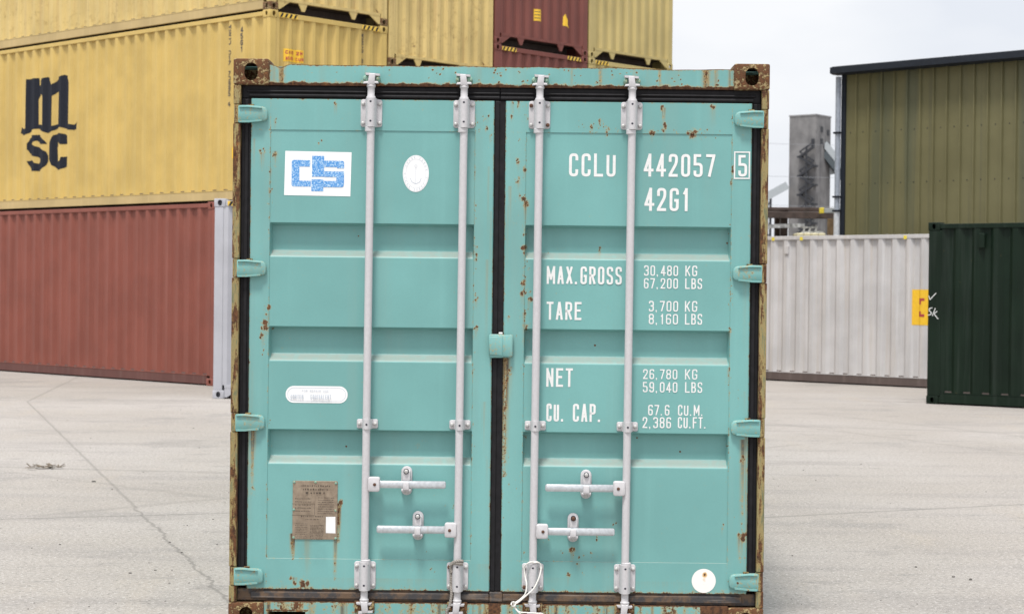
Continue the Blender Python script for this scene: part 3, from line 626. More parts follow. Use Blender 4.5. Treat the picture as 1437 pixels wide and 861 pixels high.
# power lines on two poles
for X_, lb in ((12, 'grey pole far behind the yellow stacks'), (46, 'grey pole far behind the olive shed')):
    p = empty('utility_pole', (X_, 150, 0), 0, lb, 'pole', 'utility poles'); MB().tube([(0, 0, 0), (0, 0, 14.6)], [.17, .11], 10).build('pole', 'brown_timber', p)
    MB().box(-.06, .06, -.9, .9, 13.6, 13.75).build('crossarm', 'brown_timber', p)
for z, lb in ((14.0, 'uppermost thin power line crossing the sky by the tower'), (11.35, 'middle thin power line crossing the sky by the tower'), (9.0, 'lowest thin power line crossing the sky by the tower')):
    tag(MB().tube([(12 + 34 * i / 24, 149.82, z - 1.2 * (1 - (2 * i / 24 - 1) ** 2) * .3) for i in range(25)], .012, 6).build('power_line', 'cable'), lb, 'cable', 'power lines')

# ------------------------------------------------------------------ yard materials between white container and tower
rk = empty('storage_rack', (4.6, 42, 0), 0, 'brown steel rack of long beams behind the white container', 'rack')
r_ = MB()
for x_ in (.3, 1.5, 2.75): r_.box(x_, x_ + .16, .0, .16, 0, 3.45); r_.box(x_, x_ + .16, .9, 1.06, 0, 3.45); 
r_.build('rack_frame', 'brown_steel', rk)
for z0, z1, y0 in ((3.43, 3.51, -.12), (3.26, 3.41, -.2), (2.55, 2.82, -.2)): MB().box(-.2, 3.05, y0, y0 + .11 if z1 < 3.5 else 1.1, z0, z1).build('beam', 'brown_steel', rk, bevel=.01)
tag(MB().bar((4.5, 41.7, 3.02), (6.6, 41.74, 3.10), .1, .09).build('long_plank', 'scrap'), 'thin grey plank lying in the brown rack', 'plank')
gb = empty('grey_beam', (6.95, 41.55, 3.37), -.02, 'pale grey beam with a bright yellow end cap on the brown rack', 'beam')
MB().box(.06, .72, 0, .16, .012, .115).build('beam_body', 'gallery', gb, bevel=.006); MB().box(-.03, .06, -.012, .172, 0, .127).build('end_cap', 'cap', gb, bevel=.012)
tag(MB().box(7.06, 7.20, 41.3, 41.44, 0, 3.24).build('timber_post', 'brown_timber', None, bevel=.01), 'brown timber post in front of the grey beam with the yellow cap', 'post')
ps = empty('sack_stack', (6.35, 41.2, 0), 0, 'cream coloured sacks stacked behind the white container', 'stack')
pl = MB(); pl.box(-.05, .75, 0, .8, 0, .12); pl.build('pallet', 'brown_timber', ps)
for i in range(14):
    for j in range(4): MB().box(j * .165 + (.01 if i % 2 else .03), j * .165 + .155, .02, .75, .125 + i * .2, .315 + i * .2).build('sack', 'cream', ps, bevel=.03)
ss = empty('scrap_frame', (6.5, 41.5, 2.925), .1, 'small grey metal frame lying on the cream sacks', 'frame')
s_ = MB(); s_.bar((.0, 0, .01), (.5, 0, .02), .05, .04); s_.bar((.02, 0, .12), (.36, 0, .13), .05, .035); [s_.bar((x_, 0, .02), (x_ + .03, 0, .12), .05, .035) for x_ in (.04, .17, .31)]; s_.build('frame', 'scrap', ss)
wb = empty('sheet_bundle', (7.3, 41.2, 0), 0, 'pale sheets bundled beside the shed downpipe', 'bundle')
for z0, z1, m_ in ((0, 2.72, 'brown_timber'), (2.73, 2.83, 'scrap'), (2.84, 2.97, 'pipe_white')): MB().box(0, .5, 0, .6, z0, z1).build('support' if z0 == 0 else 'sheet', m_, wb, bevel=.008)

# ------------------------------------------------------------------ the teal container in front (door plane: x right, z up, y back)
GX, GY, GYAW = -.0593, 8.377, -.004
GRZ = -R(90) + GYAW
MD = Matrix(((0, -1, 0, 0), (1, 0, 0, CW / 2), (0, 0, 1, 0), (0, 0, 0, 1)))
teal, gt_ = container('shipping_container', 'teal container with white lock rods and stencilled weights on its closed doors', (GX - CW / 2 * math.cos(GYAW), GY - CW / 2 * math.sin(GYAW), 0), GRZ, L40, SH, 'teal_worn', None, cast='rust', near_end=False, hazard=False)

def grid(name, xs, zs, yf, back, mats, parent, rust=None, streak=None, skip=None, zf=None):
    xs, zs = np.array(xs), np.array(zs); X, Z = np.meshgrid(xs, zs); Yv = yf(X, Z); Z2 = zf(X, Z) if zf else Z
    nx, nz_ = len(xs), len(zs); n = nx * nz_
    co = np.stack([X, Yv, Z2], -1).reshape(-1, 3); idx = np.arange(n).reshape(nz_, nx)
    q = np.stack([idx[:-1, :-1], idx[:-1, 1:], idx[1:, 1:], idx[1:, :-1]], -1)
    if skip is not None:
        cx, cz = np.meshgrid((xs[:-1] + xs[1:]) / 2, (zs[:-1] + zs[1:]) / 2); q = q[~skip(cx, cz)]
    q = q.reshape(-1, 4)
    loop = np.concatenate([idx[0, :], idx[1:, -1], idx[-1, -2::-1], idx[-2:0:-1, 0]]); bc = co[loop].copy(); bc2 = bc.copy(); bc2[:, 1] = back
    m = len(loop); a = n + np.arange(m); b = a + m; a2, b2 = np.roll(a, -1), np.roll(b, -1)
    co = np.concatenate([co, bc, bc2]); q = np.concatenate([q, np.stack([a2, a, b, b2], -1)])
    me = bpy.data.meshes.new(name); me.from_pydata(co.tolist(), [], q.tolist())
    for an, fn in (('rust', rust), ('streak', streak)):
        v = fn(X, Z).reshape(-1) if fn else np.zeros(n); v = np.concatenate([v, v[loop], v[loop]])
        me.attributes.new(an, 'FLOAT', 'POINT').data.foreach_set('value', v.astype(np.float32))
    for mm in mats: me.materials.append(M[mm])
    me.transform(MD); me.update(); return link(name, me, parent)

SPOTS = [(-1.086,2.166,.016),(-1.028,2.167,.016),(-1.047,2.089,.01),(-1.052,2.001,.01),(-1.066,1.393,.024),(-1.053,1.433,.016),(-1.075,1.335,.016),(-.754,2.387,.012),(-1.029,2.313,.01),(-.824,2.221,.009),(-.929,.419,.02),(-.722,.542,.019),(-.927,.224,.015),(-.865,.185,.032),(-.062,2.336,.013),(-.068,2.287,.01),(-.048,2.255,.01),(-.108,1.752,.01),(-.107,1.696,.013),(-.105,1.508,.013),(-.104,1.378,.013),(.051,2.405,.011),(.08,2.399,.013),(.048,2.337,.01),(.079,2.143,.013),(.077,2.052,.013),(.088,1.981,.01),(.109,2.111,.013),(.117,1.949,.019),(.113,1.738,.016),(.112,1.592,.016),(.106,1.543,.016),(.135,1.511,.016),(.113,1.446,.013),(.117,1.397,.019),(.042,1.432,.01),(.051,1.185,.013),(.042,1.146,.016),(.029,1.103,.019),(.129,.887,.01),(.738,2.386,.016),(.412,2.299,.013),(.45,2.325,.012),(.483,2.287,.013),(.688,2.282,.013),(.743,2.302,.016),(.882,2.284,.019),(.86,2.265,.01),(.962,2.402,.012),(1.059,2.105,.013),(1.053,2.056,.01),(1.052,1.375,.013),(1.048,1.196,.01),(1.118,.443,.02),(1.111,.807,.016),(.346,.369,.017),(.376,.311,.01),(.328,.258,.012),(.456,.419,.009),(.536,.492,.009),(.457,1.741,.012),(1.027,.481,.01)]
rs = random.Random(5)
for xl in (-1.05, -.113, .114, 1.053):
    for i in range(26): SPOTS.append((xl + rs.gauss(0, .005), rs.uniform(.2, 2.38), rs.uniform(.0035, .007)))
for cx, cz, sx_, sz_, n_ in ((-.07, 2.31, .03, .05, 22), (.07, 2.2, .03, .2, 16), (.46, 2.29, .05, .02, 26), (.74, 2.285, .04, .012, 18), (.9, 2.28, .05, .014, 30), (-1.06, 1.38, .014, .06, 22), (.12, 1.52, .02, .11, 26), (.04, 1.1, .012, .13, 18), (.38, .34, .08, .07, 18), (-.3, .42, .15, .15, 12), (.06, .55, .03, .2, 10), (1.1, .6, .03, .25, 10)):
    for i in range(n_): SPOTS.append((cx + rs.gauss(0, sx_), cz + rs.gauss(0, sz_), rs.uniform(.003, .0065)))
STREAKS = [(s_[0], s_[1], s_[1] - s_[2] * rs.uniform(2.5, 6), s_[2] * .6, .55) for s_ in SPOTS if s_[2] > .0095] + [(rs.choice((-1.13, -.05, .04, 1.125)) + rs.gauss(0, .006), z_, z_ - rs.uniform(.1, .5), rs.uniform(.006, .014), rs.uniform(.25, .6)) for z_ in [rs.uniform(.6, 2.3) for i in range(16)]] + [(-1.086,2.16,2.08,.010,.8),(-1.028,2.17,2.10,.012,.8),(-.754,2.39,2.33,.008,.7),(-.929,.43,.31,.014,1.4),(-.722,.56,.39,.012,1.4),(-.735,.42,.19,.011,.9),(-.865,.40,.19,.02,.5),(-.92,.23,.185,.014,.8),(-1.116,.905,.60,.016,1.0),(-1.132,.90,.35,.014,.6),(.738,2.385,2.30,.010,1.2),(.965,2.40,2.28,.014,.5),(.117,1.95,1.85,.012,.8),(.032,1.24,.70,.018,1.5),(.05,1.20,1.0,.02,.5),(1.118,.88,.45,.014,.9),(1.135,.90,.2,.010,.8),(.08,2.05,2.0,.01,.6),(-.63,2.41,2.35,.012,.7),(1.10,2.30,2.22,.03,.25),(.051,2.40,2.33,.01,.5),(1.112,.45,.32,.014,1.0),(-.06,.30,.185,.05,.3),(.2,.24,.18,.2,.2),(.75,.23,.18,.2,.25),(-.5,.23,.18,.4,.3)]
SUBS = []
for x_, z_, r_ in SPOTS:
    for i in range(4 if r_ > .011 else 2): SUBS.append((x_ + rs.gauss(0, r_ * .45), z_ + rs.gauss(0, r_ * .8), r_ * rs.uniform(.25, .6)))
def wav(x, s=1.0): return .5 + .2 * np.sin(x * 41 + s) + .17 * np.sin(x * 97 + 2 * s) + .13 * np.sin(x * 17 + 3 * s)
def rust_fn(X, Z):
    r = np.zeros_like(X)
    for sx_, sz_, rad in SUBS:
        m = (np.abs(X - sx_) < 3 * rad) & (np.abs(Z - sz_) < 4.5 * rad)
        if m.any(): r[m] = np.maximum(r[m], (.62 + .2 * min(1, rad / .018)) * np.exp(-((X[m] - sx_) ** 2 + ((Z[m] - sz_) / 1.5) ** 2) / rad ** 2 * .9))
    for s in STREAKS:
        m = (np.abs(X - s[0]) < 2 * s[3]) & (Z < s[1] + .005) & (Z > s[2])
        if m.any() and s[4] > .75: r[m] = np.maximum(r[m], .30 * s[4] * np.exp(-((X[m] - s[0]) / s[3] * 1.4) ** 2))
    return r
def streak_fn(X, Z):
    r = np.zeros_like(X)
    for sx_, z1, z0, hw, st_ in STREAKS:
        f = np.clip((Z - z0) / (z1 - z0), 0, 1) ** .7 * (Z < z1 + .004); r = np.maximum(r, st_ * f * np.exp(-((X - sx_) / hw) ** 2))
    return r
def door_rust(X, Z):
    r = rust_fn(X, Z); r = np.maximum(r, .60 * np.exp(-(Z - .18) / .010) * (.55 + .6 * wav(X)))
    r = np.maximum(r, .32 * np.exp(-(2.412 - Z) / .006))
    for xl in (-1.05, -.117, .115, 1.053): r = np.maximum(r, .37 * np.exp(-np.abs(X - xl) / .0035) * (.6 + .6 * wav(Z * 2, xl)))
    for xl in (-1.139, -.030, .021, 1.143): r = np.maximum(r, .42 * np.exp(-np.abs(X - xl) / .005) * (.5 + wav(Z, 2)))
    r = np.maximum(r, .22 * np.exp(-np.abs(Z - 2.27) / .004)); return np.maximum(r, .16 * np.exp(-np.abs(Z - .32) / .003))
def door_streak(X, Z): return np.maximum(streak_fn(X, Z), .5 * np.exp(-(Z - .18) / .03) * wav(X, 4) ** 1.5)
RECS = ((1.850, 1.838, 1.729, 1.692), (1.378, 1.366, 1.256, 1.217), (.909, .897, .790, .748))
def door(x0, x1, p0, p1, label=None):
    keys = [p0 - .0015, p0, p0 + .006, p1 - .006, p1, p1 + .0015]; zk = [.3185, .320, 2.270, 2.2715] + [z for r in RECS for z in r[:2]]
    def dedupe(a, k_):
        a = [v for v in a if min(abs(v - q) for q in k_) > .0016]; return sorted(a + k_)
    xs = dedupe(list(np.linspace(x0, x1, 300)), keys); zs = dedupe(list(np.linspace(.18, 2.412, 560)), zk)
    xp, zp = [], []
    def yf(X, Z):
        inp = (X > p0 - .0005) & (X < p1 + .0005) & (Z > .3195) & (Z < 2.2705); dep = np.zeros_like(Z)
        for a, b, c_, d in RECS: t_ = np.clip((Z - d) / (c_ - d), 0, 1); lo_ = t_ * t_ * (3 - 2 * t_); hi_ = np.clip((a - Z) / (a - b), 0, 1); dep = np.maximum(dep, (.044 * np.minimum(lo_, hi_)))
        e_ = np.clip(np.minimum(X - p0, p1 - X) / .006, 0, 1); base = .02 + .0002 * np.sin(X * 7 + Z * 3) * np.sin(Z * 5.3 + X * 2)
        rnd = .006 * np.clip(1 - np.minimum(X - x0, x1 - X) / .006, 0, 1) ** 2
        return base + rnd + inp * (.0035 + dep * e_)
    return grid('door', xs, zs, yf, .075, ['teal'], teal, door_rust, door_streak)
dL = door(-1.139, -.030, -1.048, -.118); dR = door(.021, 1.143, .116, 1.052)
FY = .0235
def dface(y): return lambda x, z, d: (x, y + .0005 - d * .6, z)
def decal(name, groups, parent, mats, y=FY - .0012): return drape(name, groups, dface(y), parent, mats, mat=MD)
# seals
def seal(pts, mats, parent):
    q = MB()
    for b in pts: q.box(*b)
    return q.build('door_gasket', mats, parent, MD, bevel=.005)
seal([(-1.184, -1.139, .030, .07, .19, 2.413), (-1.168, -1.150, .022, .03, .19, 2.41)], 'rubber', dL)
seal([(1.143, 1.184, .030, .07, .19, 2.413), (1.150, 1.168, .022, .03, .19, 2.41)], 'rubber', dR)
seal([(-.0305, .0215, .028, .07, .179, 2.413), (-.026, -.006, .021, .028, .18, 2.412)], 'rubber', dR)
seal([(-1.184, -.005, .034, .075, 2.413, 2.474), (-1.15, -.0055, .020, .034, 2.420, 2.434), (-1.16, -.0055, .024, .034, 2.441, 2.452)], 'rubber', dL)
seal([(-.005, 1.184, .034, .075, 2.413, 2.474), (-.0045, 1.15, .020, .034, 2.418, 2.433), (-.0045, 1.16, .024, .034, 2.440, 2.451)], 'rubber', dR)
seal([(-1.184, -.0305, .030, .075, .124, .18), (-1.12, -.032, .018, .030, .136, .168)], 'rubber_dirty', dL)
seal([(-.0305, 1.184, .030, .075, .124, .179), (-.03, .03, .022, .030, .13, .176), (.031, 1.12, .018, .030, .136, .168)], 'rubber_dirty', dR)
# header, sill, posts
def hd_rust(X, Z):
    r = .80 * np.exp(-np.clip(Z - 2.475 - .013 * wav(X * 1.3, 1), 0, 1) / .006) * (.78 + .35 * wav(X * 1.7, 5)); r = np.maximum(r, .42 * np.exp(-(2.567 - Z) / .004))
    r = np.maximum(r, .5 * np.exp(-np.clip(1.057 - np.abs(X), 0, 9) / .006))
    for sx_, sz_, rad in HS: r = np.maximum(r, .75 * np.exp(-((X - sx_) ** 2 + (Z - sz_) ** 2) / rad ** 2))
    for sx_, w, s in HK: r = np.maximum(r, .33 * s * np.exp(-((X - sx_) / w) ** 2))
    return r
HS = [(rs.uniform(-1, 1), rs.uniform(2.49, 2.555), rs.uniform(.002, .005)) for i in range(40)] + [(.03 + rs.gauss(0, .14), rs.uniform(2.495, 2.56), rs.uniform(.003, .006)) for i in range(14)]
HK = [(-1.0, .016, 1.0), (-1.03, .02, .5), (.32, .008, .5), (.45, .012, .6), (.72, .008, .6), (.93, .018, 1.0), (.975, .012, .6), (.60, .006, .4), (-.62, .02, .3), (1.04, .012, .7)]
def hd_streak(X, Z):
    r = np.zeros_like(X)
    for sx_, w, s in HK: r = np.maximum(r, s * np.exp(-((X - sx_) / w) ** 2))
    return np.maximum(r, .5 * np.exp(-(Z - 2.474) / .012))
def hd_z(X, Z): return Z - np.clip((Z - 2.52) / .047, 0, 1) * (.014 * np.exp(-((X + 1.005) / .028) ** 2) + .004 * wav(X * .4, 2) + .006 * np.exp(-((X - .8) / .2) ** 2))
grid('door_header', np.linspace(-1.057, 1.057, 420), np.linspace(2.474, 2.569, 26), lambda X, Z: .014 + .004 * np.clip((2.484 - Z) / .01, 0, 1), .14, ['teal_worn'], teal, hd_rust, hd_streak, None, hd_z)
def sl_rust(X, Z):
    r = .04 + .34 * wav(X * 1.3, 3) * np.clip(.5 + (Z - .05) / .08, .3, 1); r = np.maximum(r, .62 * np.exp(-(.124 - Z) / .006)); r = np.maximum(r, .8 * np.exp(-((X + .005) / .03) ** 4))
    r = np.maximum(r, .65 * np.exp(-np.abs(Z - .083) / .006) * ((X > -1.05) & (X < -.855))); r = np.maximum(r, .7 * np.exp(-((X + .90) / .035) ** 4) * .6); return np.maximum(r, .7 * (np.abs(X) > .93) * (X > 0))
SK = [(rs.uniform(-1.05, 1.05), rs.uniform(.006, .02), rs.uniform(.4, 1)) for i in range(36)]
def sl_streak(X, Z):
    r = np.zeros_like(X)
    for sx_, w, s in SK: r = np.maximum(r, s * np.exp(-((X - sx_) / w) ** 2))
    return r
grid('door_sill', sorted(list(np.linspace(-1.057, 1.057, 400)) + [-1.037, -.868]), sorted(list(np.linspace(.022, .1235, 28)) + [.078, .03]), lambda X, Z: .012 + 0 * X, .16, ['teal_worn'], teal, sl_rust, sl_streak, lambda cx, cz: (cx > -1.037) & (cx < -.868) & (cz < .078) & (cz > .03))
pk = MB(); pk.box(-1.040, -.865, .014, .6, .0785, .083); pk.box(-1.040, -.865, .014, .6, .025, .0295); pk.box(-1.044, -1.0375, .014, .6, .025, .083); pk.box(-.8675, -.861, .014, .6, .025, .083); pk.build('fork_pocket', 'rust_edge', teal, MD)
HZ = (2.341, 1.640, .939, .239)
for s in (-1, 1):
    pm = MB(); zs_ = [.119] + [z + d for z in reversed(HZ) for d in (-.043, .043)] + [2.472]
    for a, b in zip(zs_[::2], zs_[1::2]):
        xs_ = sorted((s * 1.2175, s * 1.1845)); pm.box(xs_[0], xs_[1], .004, .11, a, b)
    xs_ = sorted((s * 1.2165, s * 1.186)); pm.box(xs_[0], xs_[1], .045, .13, .119, 2.472)
    pm.build('corner_post', 'rust_edge', teal, MD, bevel=.004)
    for z in HZ:
        h = MB(); zc = z; c_ = lambda x, zz: (s * x, zz)
        body = [c_(1.196, z + .036), c_(1.15, z + .037), c_(1.085, z + .033)] + [c_(1.085 - .024 * math.sin(t), z + .006 + .027 * math.cos(t)) for t in (R(30), R(60), R(90))] + [c_(1.061, z - .018)] + [c_(1.085 - .024 * math.cos(t), z - .018 - .016 * math.sin(t)) for t in (R(30), R(60), R(90))] + [c_(1.12, z - .037), c_(1.15, z - .040), c_(1.196, z - .040)]
        h.prism(body, .000, .026, ch=.006)
        rim = lambda pts: [c_(x, zz) for x, zz in pts]
        h.prism(rim([(1.19, z + .037), (1.15, z + .038), (1.09, z + .033), (1.085, z + .024), (1.15, z + .028), (1.19, z + .028)]), -.007, .004, ch=.003)
        h.prism(rim([(1.19, z - .041), (1.15, z - .041), (1.12, z - .038), (1.085, z - .034), (1.085, z - .026), (1.12, z - .029), (1.15, z - .032), (1.19, z - .032)]), -.007, .004, ch=.003)
        hg = h.build('hinge', 'teal_hinge', dL if s < 0 else dR, MD, smooth=50)
        pn = MB(); pn.tube([(s * 1.199, .018, z - .041), (s * 1.199, .018, z + .041)], .0172, 14); pn.box(*sorted((s * 1.150, s * 1.125)), .004, .022, z + .037, z + .043); h2 = pn.build('hinge_pin', 'rust_edge', teal, MD, smooth=40)
# lock rods
RODY = -.016
def on_rod(name, mb, mats, parent, smooth=45, bevel=0.0): return mb.build(name, mats, parent, MD, smooth, bevel)
def hcyl(q, x, z0, z1, r, y0=RODY, mi=0, n=14): q.tube([(x, y0, z0), (x, y0, z1)], r, n, mi)
for ri, (rx, hz_, side, tipx, catx) in enumerate(((-.594, .667, 1, -.232, -.412), (-.172, .463, -1, -.544, -.358), (.171, .462, 1, .536, .348), (.590, .660, -1, .219, .405))):
    q = MB(); xt, xb = rx + .004, rx - .004
    q.tube([(xb, RODY, .30), (rx, RODY, 1.3), (xt, RODY, 2.29)], .0178, 18)
    for z in (2.274, .312): q.tube([(rx, RODY, z - .012), (rx, RODY, z - .009), (rx, RODY, z + .009), (rx, RODY, z + .012)], [.018, .0225, .0225, .018], 16)
    q.tube([(xt, RODY, 2.40), (xt, RODY, 2.42), (xt, RODY, 2.427), (xt, RODY, 2.462), (xt, RODY, 2.468), (xt, RODY, 2.478)], [.021, .021, .0165, .0165, .021, .019], 16)
    q.tube([(xb, RODY, .20), (xb, RODY, .188), (xb, RODY, .182), (xb, RODY, .148), (xb, RODY, .142), (xb, RODY, .130)], [.021, .021, .0165, .0165, .021, .019], 16)
    rod = on_rod('lock_rod', q, 'rod', teal)
    for bz, bx in ((2.3485, xt), (.247, xb)):
        b = MB(); b.prism(rrect(bx - .049, bx + .049, bz - .062, bz + .064, .012), .012, .0215, ch=.003)
        half = [(bx + .026 * math.cos(t) * (1.0), .013 - .056 * math.sin(t) ** .8 if 0 < t < math.pi else .013) for t in [math.pi * j / 12 for j in range(13)]]
        b.loft([[(x_, y_, z_) for x_, y_ in half] for z_ in (bz - .064, bz + .066)])
        for dx in (-.038, .038):
            for dz in (-.045, .043): b.dome((bx + dx, .012, bz + dz), .0088, .009, n=10, mi=2 if (ri, dx > 0, dz > 0, bz > 1) in ((2, False, True, True), (2, True, False, True), (2, False, False, False), (1, False, True, False)) else 1)
        for dz in (-.038, .050): b.dome((bx, -.0405, bz + dz), .0052, .0035, n=8, mi=3)
        on_rod('rod_bracket', b, ['rod', 'bolt', 'pin', 'hole'], rod)
    b = MB(); gz = .938; b.prism(rrect(rx - .048, rx + .048, gz - .021, gz + .021, .008), .010, .0215, ch=.003); b.loft([[(rx + .024 * math.cos(t), .012 - .052 * math.sin(t), z_) for t in [math.pi * j / 12 for j in range(13)]] for z_ in (gz - .022, gz + .022)])
    for dx in (-.036, .036): b.dome((rx + dx, .010, gz), .0085, .009, n=10, mi=1)
    b.dome((rx, -.0385, gz), .005, .0035, n=8, mi=3); on_rod('rod_guide', b, ['rod', 'bolt', 'pin', 'hole'], rod)
    for top in (1, 0):                                       # cam head and the keeper lugs it hooks on
        x_ = xt if top else xb; z0, dz = (2.474, 1) if top else (.134, -1); tw_ = (.006, -.006, .006, -.006)[ri]
        c_ = MB(); c_.prism([(x_ - .016, z0), (x_ + .016, z0), (x_ + .014 + tw_, z0 + dz * .052), (x_ - .014 + tw_, z0 + dz * .052)], -.036, .002, ch=.004)
        c_.prism([(x_ - .030 + tw_, z0 + dz * .044), (x_ + .034 + tw_, z0 + dz * .040), (x_ + .034 + tw_, z0 + dz * .050), (x_ - .032 + tw_, z0 + dz * .055)], -.034, .004, ch=.003)
        c_.prism([(x_ - .036, z0 + dz * .006), (x_ + .034, z0 + dz * .008), (x_ + .032, z0 + dz * .016), (x_, z0 + dz * .018), (x_ - .032, z0 + dz * .014)], -.034, .004, ch=.003)
        on_rod('cam_lock', c_, 'rod', rod)
        kp = MB()
        for sd_ in (-1, 1):
            kp.prism(ellipse(x_ + sd_ * .027 + tw_ * .5, z0 + dz * .029, .0135 - .003 * (sd_ * tw_ > 0), .0150, 14), -.026, .016, ch=.006); kp.tube([(x_ + sd_ * .030, -.0255, z0 + dz * .029), (x_ + sd_ * .030, -.033, z0 + dz * .029)], [.007, .005], 8)
        kp.box(x_ - .045, x_ + .045, .004, .018, min(z0 + dz * .004, z0 + dz * .056), max(z0 + dz * .004, z0 + dz * .056)) if not top else None
        on_rod('cam_keeper', kp, 'lug' if top else 'rust', teal)
    # handle: clamp on the rod, flat bar, catch on the door
    hx = rx + side * .036; hb = MB(); hb.prism(rrect(hx - .027, hx + .027, hz_ - .033, hz_ + .033, .010), -.042, -.008, ch=.004)
    hb.dome((hx + side * .004, -.041, hz_), .0075, .005, n=9, mi=1); hub = on_rod('handle_clamp', hb, ['rod', 'pin'], rod)
    x0_, x1_ = sorted((hx + side * .02, tipx)); br = MB(); t_ = -side
    hh = .0165; pts = rrect(x0_, x1_, hz_ - hh, hz_ + hh, .009); br.prism(pts, -.032, -.020, ch=.003); on_rod('handle_bar', br, 'bar', rod)
    ct = MB(); ct.prism([(catx + px_, hz_ + .014 + pz_) for px_, pz_ in stadium(.050, .132)], .010, .0225, ch=.003)
    ct.prism(rrect(catx - .015, catx + .018, hz_ + .016, hz_ + .062, .005), -.026, .012, ch=.004)          # swinging hasp
    ct.prism(rrect(catx - .014, catx + .014, hz_ - .024, hz_ + .012, .004), -.044, -.033, ch=.003); ct.prism(rrect(catx - .022, catx + .022, hz_ - .030, hz_ - .019, .004), -.038, .012, ch=.003)
    ct.prism(ellipse(catx, hz_ + .060, .0125, .0125, 16), -.030, -.024, 3); ct.dome((catx, -.029, hz_ + .060), .0095, .008, n=10, mi=2 if ri == 2 else 1); ct.dome((catx, .010, hz_ - .038), .0095, .010, n=10, mi=1)
    on_rod('handle_catch', ct, ['rod', 'bolt', 'pin', 'hole'], dL if ri < 2 else dR)
# latch plate between the doors
lp = MB(); lp.prism([(-.045, 1.345), (-.038, 1.352), (.020, 1.352), (.024, 1.349), (.060, 1.351), (.066, 1.344), (.066, 1.254), (.058, 1.247), (.026, 1.250), (.018, 1.245), (-.034, 1.244), (-.043, 1.252)], -.006, .012, ch=.006)
lp.prism([(-.043, 1.340), (.018, 1.344), (.018, 1.253), (-.041, 1.258)], -.012, .0, ch=.005); lp.prism([(.022, 1.20), (.066, 1.22), (.066, 1.36), (.022, 1.36)][0:0] or [(.024, 1.252), (.064, 1.256), (.064, 1.343), (.024, 1.346)], .010, .020)
lo_ = lp.build('latch_plate', 'teal_hinge', dR, MD, smooth=50); MB().box(.000, .018, -.004, .010, 1.352, 1.361).build('latch_tab', 'letter', dR, MD, bevel=.003)

# ------------------------------------------------------------------ lettering and stickers on the doors
def lett(lines, parent=None, name='lettering', y=FY - .0012, mat='letter', wt=.123):
    for l in lines: decal(name, [(0, st) for st in text(l[0], l[1], l[2], l[3] + (.003 if l[4] - l[3] < .07 else 0), l[4] - (.003 if l[4] - l[3] < .07 else 0), l[5] if len(l) > 5 else wt)], parent or dR, [mat], y)
lett([('CCLU', .312, .524, 2.073, 2.178), ('442057', .652, .977, 2.076, 2.180)]); lett([('5', 1.082, 1.122, 2.080, 2.178)], y=.0178)
fr_ = [rect(1.062, 1.135, 2.188, 2.194), rect(1.062, 1.135, 2.069, 2.075), rect(1.062, 1.068, 2.075, 2.188), rect(1.129, 1.135, 2.075, 2.188)]
decal('lettering', [(0, q) for q in fr_], dR, ['letter'], .0178)
lett([('42G1', .657, .862, 1.920, 2.025)])
lett([('MAX.GROSS', .216, .558, 1.583, 1.664)]); lett([('30,480', .659, .814, 1.622, 1.675), ('KG', .847, .901, 1.622, 1.676), ('67,200', .659, .814, 1.564, 1.617), ('LBS', .847, .924, 1.564, 1.618)], wt=.118)
lett([('TARE', .217, .376, 1.420, 1.502)]); lett([('3,700', .683, .816, 1.460, 1.514), ('KG', .847, .903, 1.460, 1.515), ('8,160', .683, .816, 1.402, 1.455), ('LBS', .848, .926, 1.402, 1.457)], wt=.118)
lett([('NET', .219, .340, 1.115, 1.200)]); lett([('26,780', .660, .816, 1.152, 1.203), ('KG', .851, .907, 1.152, 1.205), ('59,040', .660, .817, 1.092, 1.145), ('LBS', .852, .930, 1.092, 1.146)], wt=.118)
lett([('CU.', .221, .300, .957, 1.039), ('CAP.', .342, .470, .957, 1.039)]); lett([('67.6', .685, .782, .987, 1.041), ('CU.M.', .821, .936, .987, 1.042), ('2,386', .660, .790, .929, .985), ('CU.FT.', .821, .950, .930, .987)], wt=.118)
S_ = .0002834; lc = (-.832, 2.073)
def lg(t): return [(lc[0] + (x - 582) * S_, lc[1] - (z - 440) * S_) for x, z in parse(t)]
stk = decal('logo_sticker', [(0, [lg('55 80 1122 92 1108 800 42 790')])], dL, ['white_decal'], FY - .0016)
shp = [lg('190 222 457 225 457 330 285 330 285 555 470 555 470 650 190 650 168 640 160 622 160 252 170 231'), lg('487 155 682 155 682 490 487 490'), lg('480 532 672 532 672 722 480 722'), lg('684 230 975 232 995 242 1003 262 1003 352 890 352 890 333 684 333'), lg('684 400 1003 402 1003 622 993 645 970 655 674 655 674 556 880 556 880 492 684 492')]
decal('blue_emblem', [(0, tess(p_)) for p_ in shp], dL, ['blue'], FY - .0024)
ov = (-.3855, 2.078)
decal('oval_sticker', [(0, tess(ellipse(ov[0], ov[1], .0595, .084, 40)))], dL, ['white_decal'], FY - .0016)
pr = [(0, ribbon(ellipse(ov[0], ov[1], .045, .066, 40), .0012, True)), (0, ribbon(ellipse(ov[0], ov[1], .0555, .080, 40), .001, True)), (0, ribbon([(ov[0], ov[1] + .03), (ov[0], ov[1] - .045)], .002)), (0, ribbon([(ov[0] - .025, ov[1] - .02), (ov[0] - .018, ov[1] - .038), (ov[0], ov[1] - .047), (ov[0] + .018, ov[1] - .038), (ov[0] + .025, ov[1] - .02)], .003)), (0, ribbon(ellipse(ov[0], ov[1] + .034, .006, .006, 12), .0015, True))]
for i in range(26):
    t = 2 * math.pi * i / 26
    if i % 6: pr.append((0, ribbon([(ov[0] + .0475 * math.cos(t), ov[1] + .069 * math.sin(t)), (ov[0] + .0530 * math.cos(t), ov[1] + .077 * math.sin(t))], .003)))
decal('oval_print', pr, dL, ['faint'], FY - .0022)
